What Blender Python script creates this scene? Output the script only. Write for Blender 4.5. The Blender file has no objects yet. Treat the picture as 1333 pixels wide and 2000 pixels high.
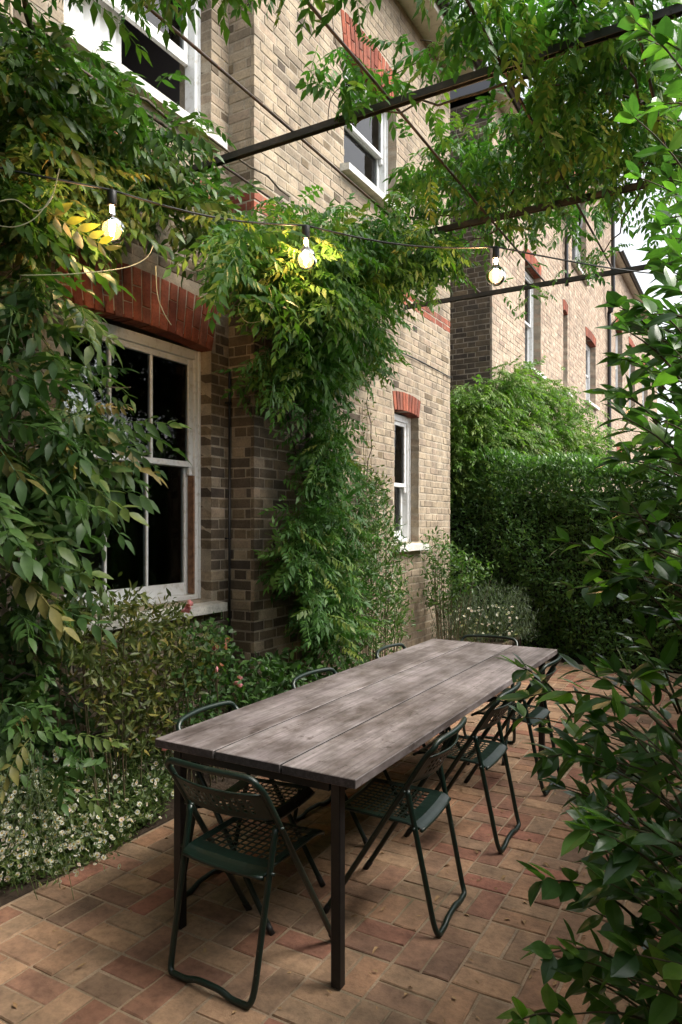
import bpy, math, random
import numpy as np
from mathutils import Vector, Matrix

random.seed(7)
rng = np.random.default_rng(7)
scene = bpy.context.scene
COL = scene.collection
R = math.radians

# ------------------------------------------------------------------ camera
# Axes: Y runs along the house wall and the table, X away from the house, camera at X=Y=0.
FPX, CXP, HORZ, CAMH = 1385.0, 666.5, 1024.0, 1.61
YAW = R(30)
cam = bpy.data.cameras.new('camera')
cam.sensor_fit = 'VERTICAL'
cam.sensor_height = 36.0
cam.sensor_width = 24.0
cam.lens = FPX / 2000.0 * 36.0
cam.shift_y = (HORZ - 1000.0) / 2000.0
cam.clip_start = 0.05
cam.clip_end = 600
camo = bpy.data.objects.new('camera', cam)
COL.objects.link(camo)
camo.location = (0, 0, CAMH)
camo.rotation_euler = (R(90), 0, YAW)
scene.camera = camo
FWD = np.array([-math.sin(YAW), math.cos(YAW), 0.0])
RGT = np.array([math.cos(YAW), math.sin(YAW), 0.0])

# ------------------------------------------------------------------ light
SUN_DIR = Vector((0.66, 0.26, 0.86)).normalized()     # towards the sun
SUN_EL = math.asin(SUN_DIR.z)
SUN_AZ = math.atan2(SUN_DIR.x, SUN_DIR.y)
world = bpy.data.worlds.new('World')
scene.world = world
world.use_nodes = True
wn = world.node_tree.nodes
wl = world.node_tree.links
sky = wn.new('ShaderNodeTexSky')
sky.sky_type = 'NISHITA'
sky.sun_disc = False
sky.sun_elevation = SUN_EL
sky.sun_rotation = SUN_AZ
sky.air_density = 1.0
sky.dust_density = 4.0
hsv = wn.new('ShaderNodeHueSaturation')
hsv.inputs['Saturation'].default_value = 0.22        # thin even cloud
wl.new(sky.outputs[0], hsv.inputs['Color'])
wl.new(hsv.outputs[0], wn['Background'].inputs['Color'])
wn['Background'].inputs['Strength'].default_value = 0.15
sun = bpy.data.lights.new('sun', 'SUN')
sun.energy = 1.6
sun.angle = R(24)
sun.color = (1.0, 0.93, 0.82)
suno = bpy.data.objects.new('sun', sun)
COL.objects.link(suno)
suno.rotation_euler = SUN_DIR.to_track_quat('Z', 'Y').to_euler()
suno.location = (6, 4, 12)
vs = scene.view_settings
vs.view_transform = 'Standard'
vs.look = 'None'
vs.gamma = 1.0
vs.use_curve_mapping = False
vs.exposure = 1.42
scene.cycles.use_denoising = True
scene.cycles.max_bounces = 8
scene.cycles.transparent_max_bounces = 12
scene.cycles.caustics_reflective = False
scene.cycles.caustics_refractive = False
scene.cycles.sample_clamp_indirect = 6.0

# ------------------------------------------------------------------ pixel helpers (photo 1333 x 2000)
def ray(px, py):
    px = np.asarray(px, float); py = np.asarray(py, float)
    return (((px - CXP) / FPX)[..., None] * RGT + FWD
            + ((HORZ - py) / FPX)[..., None] * np.array([0, 0, 1.0]))
CAM = np.array([0, 0, CAMH])
def at_t(px, py, t):
    return CAM + ray(px, py) * np.asarray(t, float)[..., None]
def t_X(px, py, X): return np.asarray(X) / ray(px, py)[..., 0]
def t_Y(px, py, Y): return np.asarray(Y) / ray(px, py)[..., 1]
def t_Z(px, py, Z): return (np.asarray(Z) - CAMH) / np.where(np.abs(ray(px, py)[..., 2]) < 1e-4, 1e-4, ray(px, py)[..., 2])
def project(P):
    d = P - CAM
    z = d @ FWD
    zz = np.where(z > 0.05, z, 1e-3)
    return (d @ RGT) / zz * FPX + CXP, HORZ - d[..., 2] / zz * FPX, z
def in_poly(poly, x, y):
    poly = np.array(poly, float)
    n = len(poly); inside = np.zeros(len(x), bool)
    j = n - 1
    for i in range(n):
        xi, yi = poly[i]; xj, yj = poly[j]
        c = ((yi > y) != (yj > y)) & (x < (xj - xi) * (y - yi) / (yj - yi + 1e-9) + xi)
        inside ^= c
        j = i
    return inside
def poly_pts(poly, n):
    P = np.array(poly, float)
    lo, hi = P.min(0), P.max(0)
    ox, oy = [], []
    got = 0
    while got < n:
        x = rng.uniform(lo[0], hi[0], n * 3); y = rng.uniform(lo[1], hi[1], n * 3)
        k = in_poly(poly, x, y)
        ox.append(x[k]); oy.append(y[k]); got += k.sum()
    return np.concatenate(ox)[:n], np.concatenate(oy)[:n]

# ------------------------------------------------------------------ object helpers
def link(o, parent=None):
    COL.objects.link(o)
    if parent is not None:
        o.parent = parent
    return o
def tag(o, label=None, cat=None, group=None, kind=None):
    if label: o['label'] = label
    if cat: o['category'] = cat
    if group: o['group'] = group
    if kind: o['kind'] = kind
    return o
def empty(name, loc=(0, 0, 0), rz=0, label=None, cat=None, group=None):
    o = bpy.data.objects.new(name, None)
    o.empty_display_size = 0.1
    o.location = loc
    o.rotation_euler = (0, 0, rz)
    link(o)
    return tag(o, label, cat, group)

def wloc(o):
    """world position of an unrotated parent chain"""
    p = Vector((0, 0, 0))
    while o is not None:
        p += o.location
        o = o.parent
    return p

class MB:
    """collects geometry in world or local coordinates, then makes ONE mesh object"""
    def __init__(s): s.v = []; s.f = []; s.m = []; s.sm = []
    def add(s, verts, faces, mi=0, smooth=False):
        b = len(s.v)
        s.v.extend([tuple(map(float, p)) for p in verts])
        for f in faces:
            s.f.append(tuple(b + i for i in f)); s.m.append(mi); s.sm.append(smooth)
        return s
    def box(s, x0, x1, y0, y1, z0, z1, mi=0):
        v = [(x0,y0,z0),(x1,y0,z0),(x1,y1,z0),(x0,y1,z0),(x0,y0,z1),(x1,y0,z1),(x1,y1,z1),(x0,y1,z1)]
        f = [(0,3,2,1),(4,5,6,7),(0,1,5,4),(1,2,6,5),(2,3,7,6),(3,0,4,7)]
        return s.add(v, f, mi)
    def bevbox(s, x0, x1, y0, y1, z0, z1, b=0.004, mi=0):
        vs_, fs_ = bevel_box(x0, x1, y0, y1, z0, z1, b)
        return s.add(vs_, fs_, mi)
    def quad(s, a, b, c, d, mi=0): return s.add([a, b, c, d], [(0,1,2,3)], mi)
    def tube(s, pts, r, sides=8, mi=0, caps=True):
        pts = [Vector(p) for p in pts]
        n = len(pts)
        rad = r if hasattr(r, '__len__') else [r] * n
        t0 = (pts[1] - pts[0]).normalized()
        up = Vector((0, 0, 1)) if abs(t0.z) < 0.9 else Vector((1, 0, 0))
        nrm = t0.cross(up).normalized()
        verts = []
        for i in range(n):
            if i == 0: t = pts[1] - pts[0]
            elif i == n - 1: t = pts[-1] - pts[-2]
            else: t = (pts[i+1] - pts[i]).normalized() + (pts[i] - pts[i-1]).normalized()
            t.normalize()
            nrm = (nrm - t * nrm.dot(t)).normalized()
            b = t.cross(nrm)
            for k in range(sides):
                a = 2 * math.pi * k / sides
                verts.append(pts[i] + (nrm * math.cos(a) + b * math.sin(a)) * rad[i])
        faces = []
        for i in range(n - 1):
            for k in range(sides):
                k2 = (k + 1) % sides
                faces.append((i*sides+k, i*sides+k2, (i+1)*sides+k2, (i+1)*sides+k))
        if caps:
            faces.append(tuple(range(sides - 1, -1, -1)))
            faces.append(tuple((n-1)*sides + k for k in range(sides)))
        return s.add(verts, faces, mi, True)
    def lathe(s, prof, center, sides=20, mi=0):
        cx, cy, cz = center
        verts = []
        for (r, z) in prof:
            for k in range(sides):
                a = 2 * math.pi * k / sides
                verts.append((cx + r * math.cos(a), cy + r * math.sin(a), cz + z))
        faces = []
        for i in range(len(prof) - 1):
            for k in range(sides):
                k2 = (k + 1) % sides
                faces.append((i*sides+k, i*sides+k2, (i+1)*sides+k2, (i+1)*sides+k))
        return s.add(verts, faces, mi, True)
    def mesh(s, name, mats):
        me = bpy.data.meshes.new(name)
        me.from_pydata(s.v, [], s.f)
        mats = mats if isinstance(mats, (list, tuple)) else [mats]
        for m in mats: me.materials.append(m)
        me.polygons.foreach_set('material_index', s.m)
        me.polygons.foreach_set('use_smooth', s.sm)
        me.update()
        return me
    def obj(s, name, mats, parent=None, **kw):
        o = bpy.data.objects.new(name, s.mesh(name, mats))
        link(o, parent)
        return tag(o, **kw)
    def wobj(s, name, mats, parent, **kw):
        """geometry given in world coordinates under a placed, unrotated parent"""
        o = s.obj(name, mats, parent, **kw)
        o.location = -wloc(parent)
        return o

def bevel_box(x0, x1, y0, y1, z0, z1, b):
    X = (x0, x1); Y = (y0, y1); Z = (z0, z1)
    v = []; idx = {}
    for i in (0, 1):
        for j in (0, 1):
            for k in (0, 1):
                sx, sy, sz = (1 if i == 0 else -1), (1 if j == 0 else -1), (1 if k == 0 else -1)
                for ax in range(3):
                    p = [X[i] + sx * b, Y[j] + sy * b, Z[k] + sz * b]
                    p[ax] = (X[i], Y[j], Z[k])[ax]
                    idx[(i, j, k, ax)] = len(v); v.append(p)
    f = []
    for i in (0, 1):
        f.append([idx[(i,0,0,0)], idx[(i,1,0,0)], idx[(i,1,1,0)], idx[(i,0,1,0)]])
        f.append([idx[(0,i,0,1)], idx[(1,i,0,1)], idx[(1,i,1,1)], idx[(0,i,1,1)]])
        f.append([idx[(0,0,i,2)], idx[(1,0,i,2)], idx[(1,1,i,2)], idx[(0,1,i,2)]])
    for a in (0, 1):
        for c in (0, 1):
            f.append([idx[(a,c,0,0)], idx[(a,c,1,0)], idx[(a,c,1,1)], idx[(a,c,0,1)]])
            f.append([idx[(a,0,c,0)], idx[(a,1,c,0)], idx[(a,1,c,2)], idx[(a,0,c,2)]])
            f.append([idx[(0,a,c,1)], idx[(1,a,c,1)], idx[(1,a,c,2)], idx[(0,a,c,2)]])
    for i in (0, 1):
        for j in (0, 1):
            for k in (0, 1):
                f.append([idx[(i,j,k,0)], idx[(i,j,k,1)], idx[(i,j,k,2)]])
    # orient outward
    c = np.array([(x0+x1)/2, (y0+y1)/2, (z0+z1)/2]); va = np.array(v)
    out = []
    for q in f:
        p = va[q]
        n = np.cross(p[1] - p[0], p[2] - p[0])
        out.append(q if np.dot(n, p.mean(0) - c) > 0 else q[::-1])
    return v, out

def smooth_path(pts, seg=6):
    P = [Vector(p) for p in pts]
    out = []
    for i in range(len(P) - 1):
        p0 = P[max(i-1, 0)]; p1 = P[i]; p2 = P[i+1]; p3 = P[min(i+2, len(P)-1)]
        for k in range(seg):
            t = k / seg
            out.append(0.5 * ((2*p1) + (p2-p0)*t + (2*p0-5*p1+4*p2-p3)*t*t + (-p0+3*p1-3*p2+p3)*t**3))
    out.append(P[-1])
    return out

# ------------------------------------------------------------------ materials
def mat(name):
    m = bpy.data.materials.new(name)
    m.use_nodes = True
    nt = m.node_tree
    return m, nt, nt.nodes, nt.links, nt.nodes['Principled BSDF']
def nd(nt, typ, **kw):
    n = nt.nodes.new(typ)
    for k, v in kw.items():
        if k in n.inputs: n.inputs[k].default_value = v
        else: setattr(n, k, v)
    return n
def ramp(nt, stops, interp='LINEAR'):
    r = nt.nodes.new('ShaderNodeValToRGB')
    r.color_ramp.interpolation = interp
    e = r.color_ramp.elements
    while len(e) < len(stops): e.new(0.5)
    for i, (p, c) in enumerate(stops):
        e[i].position = p
        e[i].color = (*c, 1) if len(c) == 3 else c
    return r
def tint_node(nt):
    """0..1 per piece: the piece's own attribute plus the object's random number"""
    a = nd(nt, 'ShaderNodeAttribute', attribute_name='tint')
    o = nd(nt, 'ShaderNodeObjectInfo')
    s = nd(nt, 'ShaderNodeMath', operation='ADD')
    f = nd(nt, 'ShaderNodeMath', operation='FRACT')
    nt.links.new(a.outputs['Fac'], s.inputs[0]); nt.links.new(o.outputs['Random'], s.inputs[1])
    nt.links.new(s.outputs[0], f.inputs[0])
    return f.outputs[0]
def mixc(nt, a, b, fac, mode='MIX'):
    m = nd(nt, 'ShaderNodeMix', data_type='RGBA', blend_type=mode)
    for sock, val in ((m.inputs[6], a), (m.inputs[7], b), (m.inputs[0], fac)):
        if hasattr(val, 'default_value') or hasattr(val, 'links'): nt.links.new(val, sock)
        elif isinstance(val, tuple): sock.default_value = (*val, 1)
        else: sock.default_value = val
    return m.outputs[2]
def coords(nt, scale=(1, 1, 1), kind='geo'):
    mp = nd(nt, 'ShaderNodeMapping')
    mp.inputs['Scale'].default_value = scale
    if kind == 'geo':
        g = nd(nt, 'ShaderNodeNewGeometry'); nt.links.new(g.outputs['Position'], mp.inputs['Vector'])
    else:
        g = nd(nt, 'ShaderNodeTexCoord'); nt.links.new(g.outputs['Object'], mp.inputs['Vector'])
    return mp.outputs[0]
def noise(nt, vec, scale, detail=4, rough=0.55):
    n = nd(nt, 'ShaderNodeTexNoise')
    n.inputs['Scale'].default_value = scale; n.inputs['Detail'].default_value = detail
    n.inputs['Roughness'].default_value = rough
    nt.links.new(vec, n.inputs['Vector'])
    return n.outputs[0]
def bump(nt, bs, h, strength=0.3, dist=0.005):
    b = nd(nt, 'ShaderNodeBump')
    b.inputs['Strength'].default_value = strength; b.inputs['Distance'].default_value = dist
    nt.links.new(h, b.inputs['Height']); nt.links.new(b.outputs[0], bs.inputs['Normal'])

def masonry(name, stops, rough=0.9, grime=(0.05, 0.045, 0.04), gamt=0.5, bumpd=0.004, fine=60):
    m, nt, N, L, bs = mat(name)
    v = coords(nt)
    t = tint_node(nt)
    r = ramp(nt, stops); L.new(t, r.inputs[0])
    n1 = noise(nt, v, 9, 5); n2 = noise(nt, v, fine, 6, 0.7); n3 = noise(nt, v, 1.3, 4)
    r1 = ramp(nt, [(0.35, (0.72, 0.72, 0.72)), (0.7, (1.15, 1.12, 1.08))]); L.new(n1, r1.inputs[0])
    c = mixc(nt, r.outputs[0], r1.outputs[0], 1.0, 'MULTIPLY')
    r2 = ramp(nt, [(0.3, (0.6, 0.6, 0.6)), (0.55, (1, 1, 1)), (0.8, (1.2, 1.18, 1.12))]); L.new(n2, r2.inputs[0])
    c = mixc(nt, c, r2.outputs[0], 0.8, 'MULTIPLY')
    g = ramp(nt, [(0.5, (0, 0, 0)), (0.75, (gamt, gamt, gamt))]); L.new(n3, g.inputs[0])
    c = mixc(nt, c, grime, g.outputs[0])
    L.new(c, bs.inputs['Base Color'])
    bs.inputs['Roughness'].default_value = rough
    bs.inputs['Specular IOR Level'].default_value = 0.18
    bump(nt, bs, n2, 0.7, bumpd)
    return m
M_STOCK = masonry('stock_brick', [(0, (0.37, 0.30, 0.215)), (0.18, (0.41, 0.335, 0.245)), (0.34, (0.345, 0.28, 0.205)),
                  (0.48, (0.43, 0.36, 0.27)), (0.62, (0.365, 0.285, 0.215)), (0.76, (0.31, 0.255, 0.19)), (0.86, (0.40, 0.32, 0.24)),
                  (0.95, (0.25, 0.205, 0.155)), (1, (0.37, 0.30, 0.215))], grime=(0.10, 0.082, 0.062), gamt=0.6)
M_PALE = masonry('pale_pink_brick', [(0, (0.46, 0.36, 0.27)), (0.3, (0.52, 0.41, 0.32)), (0.55, (0.42, 0.31, 0.235)), (0.75, (0.56, 0.46, 0.36)), (0.9, (0.33, 0.25, 0.2)), (1, (0.47, 0.37, 0.28))], gamt=0.3)
M_SOOT_SHADE = masonry('sooty_shaded_stock_brick', [(0, (0.15, 0.12, 0.085)), (0.25, (0.20, 0.155, 0.105)), (0.45, (0.115, 0.095, 0.075)),
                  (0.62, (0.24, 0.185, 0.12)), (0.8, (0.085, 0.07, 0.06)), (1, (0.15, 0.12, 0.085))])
M_RED = masonry('red_rubbed_brick', [(0, (0.30, 0.085, 0.05)), (0.4, (0.37, 0.12, 0.075)), (0.7, (0.22, 0.065, 0.045)), (1, (0.32, 0.125, 0.085))], gamt=0.6)
M_MORTAR = masonry('lime_mortar', [(0, (0.42, 0.365, 0.29)), (1, (0.42, 0.365, 0.29))], gamt=0.5, fine=120)
M_PAVER = masonry('clay_paver', [(0, (0.35, 0.195, 0.118)), (0.12, (0.42, 0.265, 0.165)), (0.25, (0.32, 0.215, 0.14)),
                  (0.37, (0.25, 0.12, 0.08)), (0.49, (0.41, 0.275, 0.175)), (0.61, (0.20, 0.13, 0.09)), (0.73, (0.35, 0.155, 0.108)), (0.86, (0.29, 0.20, 0.132)), (1, (0.35, 0.195, 0.118))],
                  rough=0.85, grime=(0.12, 0.082, 0.052), gamt=0.55, bumpd=0.008, fine=30)
M_JOINT = masonry('sandy_joint', [(0, (0.37, 0.275, 0.19)), (1, (0.37, 0.275, 0.19))], grime=(0.07, 0.07, 0.035), gamt=0.9, fine=150)
M_SOIL = masonry('soil', [(0, (0.045, 0.032, 0.022)), (1, (0.045, 0.032, 0.022))], gamt=0.2, bumpd=0.02, fine=30)
M_STONE = masonry('painted_stone', [(0, (0.72, 0.72, 0.69)), (1, (0.72, 0.72, 0.69))], rough=0.6, grime=(0.35, 0.33, 0.28), gamt=0.5, bumpd=0.001)

def simple(name, col, rough=0.5, metal=0.0, nz=None, spec=None, bmp=None):
    m, nt, N, L, bs = mat(name)
    bs.inputs['Base Color'].default_value = (*col, 1)
    bs.inputs['Roughness'].default_value = rough
    bs.inputs['Metallic'].default_value = metal
    if spec is not None: bs.inputs['Specular IOR Level'].default_value = spec
    if nz:
        col2, sc, lo, hi = nz
        v = coords(nt)
        n = noise(nt, v, sc, 6, 0.65)
        r = ramp(nt, [(lo, (0, 0, 0)), (hi, (1, 1, 1))]); L.new(n, r.inputs[0])
        L.new(mixc(nt, col, col2, r.outputs[0]), bs.inputs['Base Color'])
        if bmp: bump(nt, bs, n, 0.4, bmp)
    return m
M_WHITE = simple('white_gloss_paint', (0.74, 0.75, 0.75), 0.38, nz=((0.52, 0.50, 0.45), 22, 0.52, 0.72), bmp=0.001)
M_TIMBER = simple('bare_timber', (0.25, 0.13, 0.07), 0.7, nz=((0.14, 0.07, 0.04), 30, 0.4, 0.6))
M_WINCLOTH = simple('white_window_cloth', (0.86, 0.86, 0.85), 0.9)
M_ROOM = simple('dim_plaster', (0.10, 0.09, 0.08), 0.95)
M_STEEL = simple('weathered_steel', (0.035, 0.034, 0.034), 0.55, 0.3, nz=((0.075, 0.058, 0.05), 14, 0.5, 0.68), bmp=0.002)
M_ROD = simple('rusty_rod', (0.045, 0.030, 0.024), 0.7, 0.2, nz=((0.12, 0.055, 0.03), 25, 0.5, 0.7))
M_BLACK = simple('black_iron', (0.012, 0.012, 0.013), 0.4, 0.1)
M_LEG = simple('black_table_steel', (0.007, 0.008, 0.009), 0.42, 0.2, nz=((0.016, 0.016, 0.016), 18, 0.5, 0.7))
M_RUBBER = simple('black_cable', (0.01, 0.01, 0.01), 0.5)
M_CREAM = simple('cream_painted_timber', (0.62, 0.58, 0.50), 0.55, nz=((0.42, 0.38, 0.3), 12, 0.5, 0.7))
M_BARK = simple('grey_bark', (0.11, 0.085, 0.06), 0.9, nz=((0.045, 0.035, 0.026), 40, 0.4, 0.6), bmp=0.01)
M_TWIG = simple('brown_twig', (0.10, 0.065, 0.035), 0.8, nz=((0.06, 0.07, 0.025), 30, 0.4, 0.6))
M_GSTEM = simple('green_stem', (0.09, 0.13, 0.035), 0.6)
M_TENDRIL = simple('pale_tendril', (0.34, 0.33, 0.20), 0.6)
M_DEAD = simple('dry_leaf', (0.36, 0.23, 0.11), 0.8, nz=((0.22, 0.12, 0.05), 40, 0.4, 0.6))
M_GAP_SHADE = simple('gap_shade_and_grime_on_wood', (0.02, 0.017, 0.015), 0.9)  # inner plank sides: shade of the gap put into the colour, over dirt
M_ENDGRAIN = simple('dark_end_grain', (0.045, 0.037, 0.037), 0.8, nz=((0.085, 0.072, 0.07), 60, 0.45, 0.65), bmp=0.002)
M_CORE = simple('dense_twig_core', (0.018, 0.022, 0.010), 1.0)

def slate():
    m, nt, N, L, bs = mat('grey_slate')
    t = tint_node(nt)
    r = ramp(nt, [(0, (0.09, 0.095, 0.11)), (0.5, (0.14, 0.145, 0.16)), (1, (0.11, 0.11, 0.125))]); L.new(t, r.inputs[0])
    L.new(r.outputs[0], bs.inputs['Base Color']); bs.inputs['Roughness'].default_value = 0.6
    return m
M_SLATE = slate()

def chair_paint():
    m, nt, N, L, bs = mat('dark_green_enamel')
    v = coords(nt, kind='obj')
    n = noise(nt, v, 45, 6, 0.7)
    r = ramp(nt, [(0.62, (0, 0, 0)), (0.72, (1, 1, 1))]); L.new(n, r.inputs[0])
    L.new(mixc(nt, (0.0055, 0.017, 0.0115), (0.07, 0.062, 0.05), r.outputs[0]), bs.inputs['Base Color'])
    n2 = noise(nt, v, 12, 4)
    r2 = ramp(nt, [(0.3, (0.26, 0.26, 0.26)), (0.7, (0.5, 0.5, 0.5))]); L.new(n2, r2.inputs[0])
    L.new(r2.outputs[0], bs.inputs['Roughness'])
    return m
M_CHAIR = chair_paint()

def table_wood():
    m, nt, N, L, bs = mat('silvered_hardwood')
    t = tint_node(nt)
    off = nd(nt, 'ShaderNodeMath', operation='MULTIPLY'); L.new(t, off.inputs[0]); off.inputs[1].default_value = 13.0
    cb = nd(nt, 'ShaderNodeCombineXYZ'); L.new(off.outputs[0], cb.inputs[0]); L.new(off.outputs[0], cb.inputs[1])
    def vec(sx, sy):
        mp = nd(nt, 'ShaderNodeMapping'); mp.inputs['Scale'].default_value = (sx, sy, 10)
        g = nd(nt, 'ShaderNodeNewGeometry'); L.new(g.outputs['Position'], mp.inputs['Vector'])
        ad = nd(nt, 'ShaderNodeVectorMath', operation='ADD')
        L.new(mp.outputs[0], ad.inputs[0]); L.new(cb.outputs[0], ad.inputs[1])
        return ad.outputs[0]
    grain = noise(nt, vec(80, 1.3), 1.0, 3, 0.5)
    fibre = noise(nt, vec(230, 3.5), 1.0, 2, 0.5)
    crack = noise(nt, vec(55, 0.9), 1.0, 2, 0.5)
    streak = noise(nt, vec(9, 1.5), 1.0, 4, 0.6)
    blot = noise(nt, vec(7.5, 3.4), 1.0, 10, 0.72)
    spot = noise(nt, vec(24, 13), 1.0, 6, 0.7)
    big = noise(nt, vec(3.2, 1.7), 1.0, 3, 0.5)
    pl = ramp(nt, [(0, (0.86, 0.84, 0.86)), (0.5, (1.0, 1.0, 1.0)), (1, (1.12, 1.10, 1.08))]); L.new(t, pl.inputs[0])
    r = ramp(nt, [(0.25, (0.150, 0.129, 0.127)), (0.5, (0.188, 0.166, 0.164)), (0.75, (0.232, 0.211, 0.209))]); L.new(streak, r.inputs[0])
    c = mixc(nt, r.outputs[0], pl.outputs[0], 1.0, 'MULTIPLY')
    rg = ramp(nt, [(0.36, (0.72, 0.71, 0.71)), (0.5, (1.0, 1.0, 1.0)), (0.64, (1.14, 1.14, 1.14))]); L.new(grain, rg.inputs[0])
    c = mixc(nt, c, rg.outputs[0], 0.85, 'MULTIPLY')
    rf_ = ramp(nt, [(0.35, (0.7, 0.7, 0.7)), (0.6, (1.1, 1.1, 1.1))]); L.new(fibre, rf_.inputs[0])
    c = mixc(nt, c, rf_.outputs[0], 0.7, 'MULTIPLY')
    rb = ramp(nt, [(0.36, (0.30, 0.25, 0.22)), (0.44, (0.64, 0.60, 0.57)), (0.52, (1.0, 1.0, 1.0)), (0.62, (1.5, 1.5, 1.55))]); L.new(blot, rb.inputs[0])
    c = mixc(nt, c, rb.outputs[0], 0.8, 'MULTIPLY')
    rsp = ramp(nt, [(0.33, (0.35, 0.31, 0.28)), (0.40, (1, 1, 1)), (0.68, (1, 1, 1)), (0.74, (1.35, 1.35, 1.35))]); L.new(spot, rsp.inputs[0])
    c = mixc(nt, c, rsp.outputs[0], 0.9, 'MULTIPLY')
    rbg = ramp(nt, [(0.35, (0.72, 0.70, 0.70)), (0.65, (1.18, 1.18, 1.18))]); L.new(big, rbg.inputs[0])
    c = mixc(nt, c, rbg.outputs[0], 1.0, 'MULTIPLY')
    rc = ramp(nt, [(0.22, (0.4, 0.36, 0.35)), (0.26, (1, 1, 1))]); L.new(crack, rc.inputs[0])
    c = mixc(nt, c, rc.outputs[0], 0.6, 'MULTIPLY')
    L.new(c, bs.inputs['Base Color'])
    bs.inputs['Roughness'].default_value = 0.52
    bs.inputs['Specular IOR Level'].default_value = 0.45
    bump(nt, bs, grain, 0.5, 0.002)
    return m
M_WOOD = table_wood()

def leaf_mat(name, stops, rough=0.42, trans=0.3, spec=0.3, under=(1.25, 1.2, 1.35)):
    m, nt, N, L, bs = mat(name)
    t = tint_node(nt)
    r = ramp(nt, stops); L.new(t, r.inputs[0])
    v = coords(nt)
    n = noise(nt, v, 28, 4)
    rn = ramp(nt, [(0.3, (0.75, 0.78, 0.75)), (0.7, (1.2, 1.15, 1.1))]); L.new(n, rn.inputs[0])
    c = mixc(nt, r.outputs[0], rn.outputs[0], 1.0, 'MULTIPLY')
    n4 = noise(nt, v, 130, 2)                        # blemishes
    rs_ = ramp(nt, [(0.70, (0, 0, 0)), (0.76, (0.55, 0.55, 0.55))]); L.new(n4, rs_.inputs[0])
    c = mixc(nt, c, (0.10, 0.075, 0.03), rs_.outputs[0])
    gb = nd(nt, 'ShaderNodeNewGeometry')             # paler undersides
    cu = mixc(nt, c, under, 1.0, 'MULTIPLY')
    c = mixc(nt, c, cu, gb.outputs['Backfacing'])
    L.new(c, bs.inputs['Base Color'])
    bs.inputs['Roughness'].default_value = rough
    bs.inputs['Specular IOR Level'].default_value = spec
    tr = nd(nt, 'ShaderNodeBsdfTranslucent')
    c2 = mixc(nt, c, (1.1, 1.65, 0.5), 1.0, 'MULTIPLY')
    L.new(c2, tr.inputs['Color'])
    mx = nd(nt, 'ShaderNodeMixShader'); mx.inputs[0].default_value = trans
    L.new(bs.outputs[0], mx.inputs[1]); L.new(tr.outputs[0], mx.inputs[2])
    L.new(mx.outputs[0], N['Material Output'].inputs['Surface'])
    return m
G = lambda r, g, b: (r, g, b)
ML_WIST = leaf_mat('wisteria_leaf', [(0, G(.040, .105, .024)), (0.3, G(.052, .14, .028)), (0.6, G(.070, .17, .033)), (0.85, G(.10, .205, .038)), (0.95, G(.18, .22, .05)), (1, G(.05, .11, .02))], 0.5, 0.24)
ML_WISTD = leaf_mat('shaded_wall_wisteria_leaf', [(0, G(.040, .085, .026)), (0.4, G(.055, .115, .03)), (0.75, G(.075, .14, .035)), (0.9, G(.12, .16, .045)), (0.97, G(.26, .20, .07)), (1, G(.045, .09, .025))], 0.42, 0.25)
ML_NEIGH = leaf_mat('neighbour_climber_leaf', [(0, G(.08, .16, .03)), (0.5, G(.11, .19, .035)), (0.9, G(.16, .22, .045)), (1, G(.08, .15, .03))], 0.55, 0.35)
ML_GLOSS = leaf_mat('glossy_evergreen_leaf', [(0, G(.045, .10, .034)), (0.35, G(.065, .14, .040)), (0.65, G(.09, .185, .042)), (0.82, G(.13, .25, .048)), (0.94, G(.18, .32, .05)), (1, G(.045, .10, .034))], 0.28, 0.34, 0.5)
ML_HEDGE = leaf_mat('privet_leaf', [(0, G(.055, .12, .036)), (0.5, G(.08, .16, .045)), (0.85, G(.12, .22, .055)), (0.95, G(.18, .29, .07)), (1, G(.06, .125, .038))], 0.36, 0.25, 0.4)
ML_OLIVE = leaf_mat('olive_shrub_leaf', [(0, G(.06, .085, .025)), (0.45, G(.085, .11, .03)), (0.8, G(.13, .145, .035)), (0.93, G(.21, .17, .04)), (1, G(.07, .09, .025))], 0.42, 0.22)
ML_MID = leaf_mat('mid_green_leaf', [(0, G(.035, .08, .025)), (0.5, G(.05, .11, .03)), (0.9, G(.075, .145, .035)), (1, G(.04, .085, .025))], 0.45, 0.25)
ML_NARROW = leaf_mat('narrow_shrub_leaf', [(0, G(.04, .09, .024)), (0.5, G(.06, .12, .028)), (0.9, G(.10, .165, .035)), (1, G(.045, .095, .025))], 0.38, 0.25)
ML_GREY = leaf_mat('grey_green_leaf', [(0, G(.085, .12, .075)), (0.5, G(.12, .155, .10)), (1, G(.09, .125, .075))], 0.6, 0.2)
ML_DAISY = leaf_mat('daisy_mat_leaf', [(0, G(.05, .085, .028)), (0.5, G(.07, .115, .032)), (0.9, G(.12, .15, .04)), (1, G(.05, .09, .028))], 0.5, 0.25)
ML_PETAL = leaf_mat('white_petal', [(0, G(.72, .70, .66)), (0.6, G(.78, .77, .74)), (0.85, G(.70, .52, .50)), (1, G(.76, .74, .70))], 0.6, 0.3)
ML_PINK = leaf_mat('pink_petal', [(0, G(.62, .22, .25)), (0.6, G(.72, .34, .36)), (1, G(.66, .28, .28))], 0.55, 0.3)
M_YELLOW = simple('daisy_eye', (0.50, 0.36, 0.05), 0.8)

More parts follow.
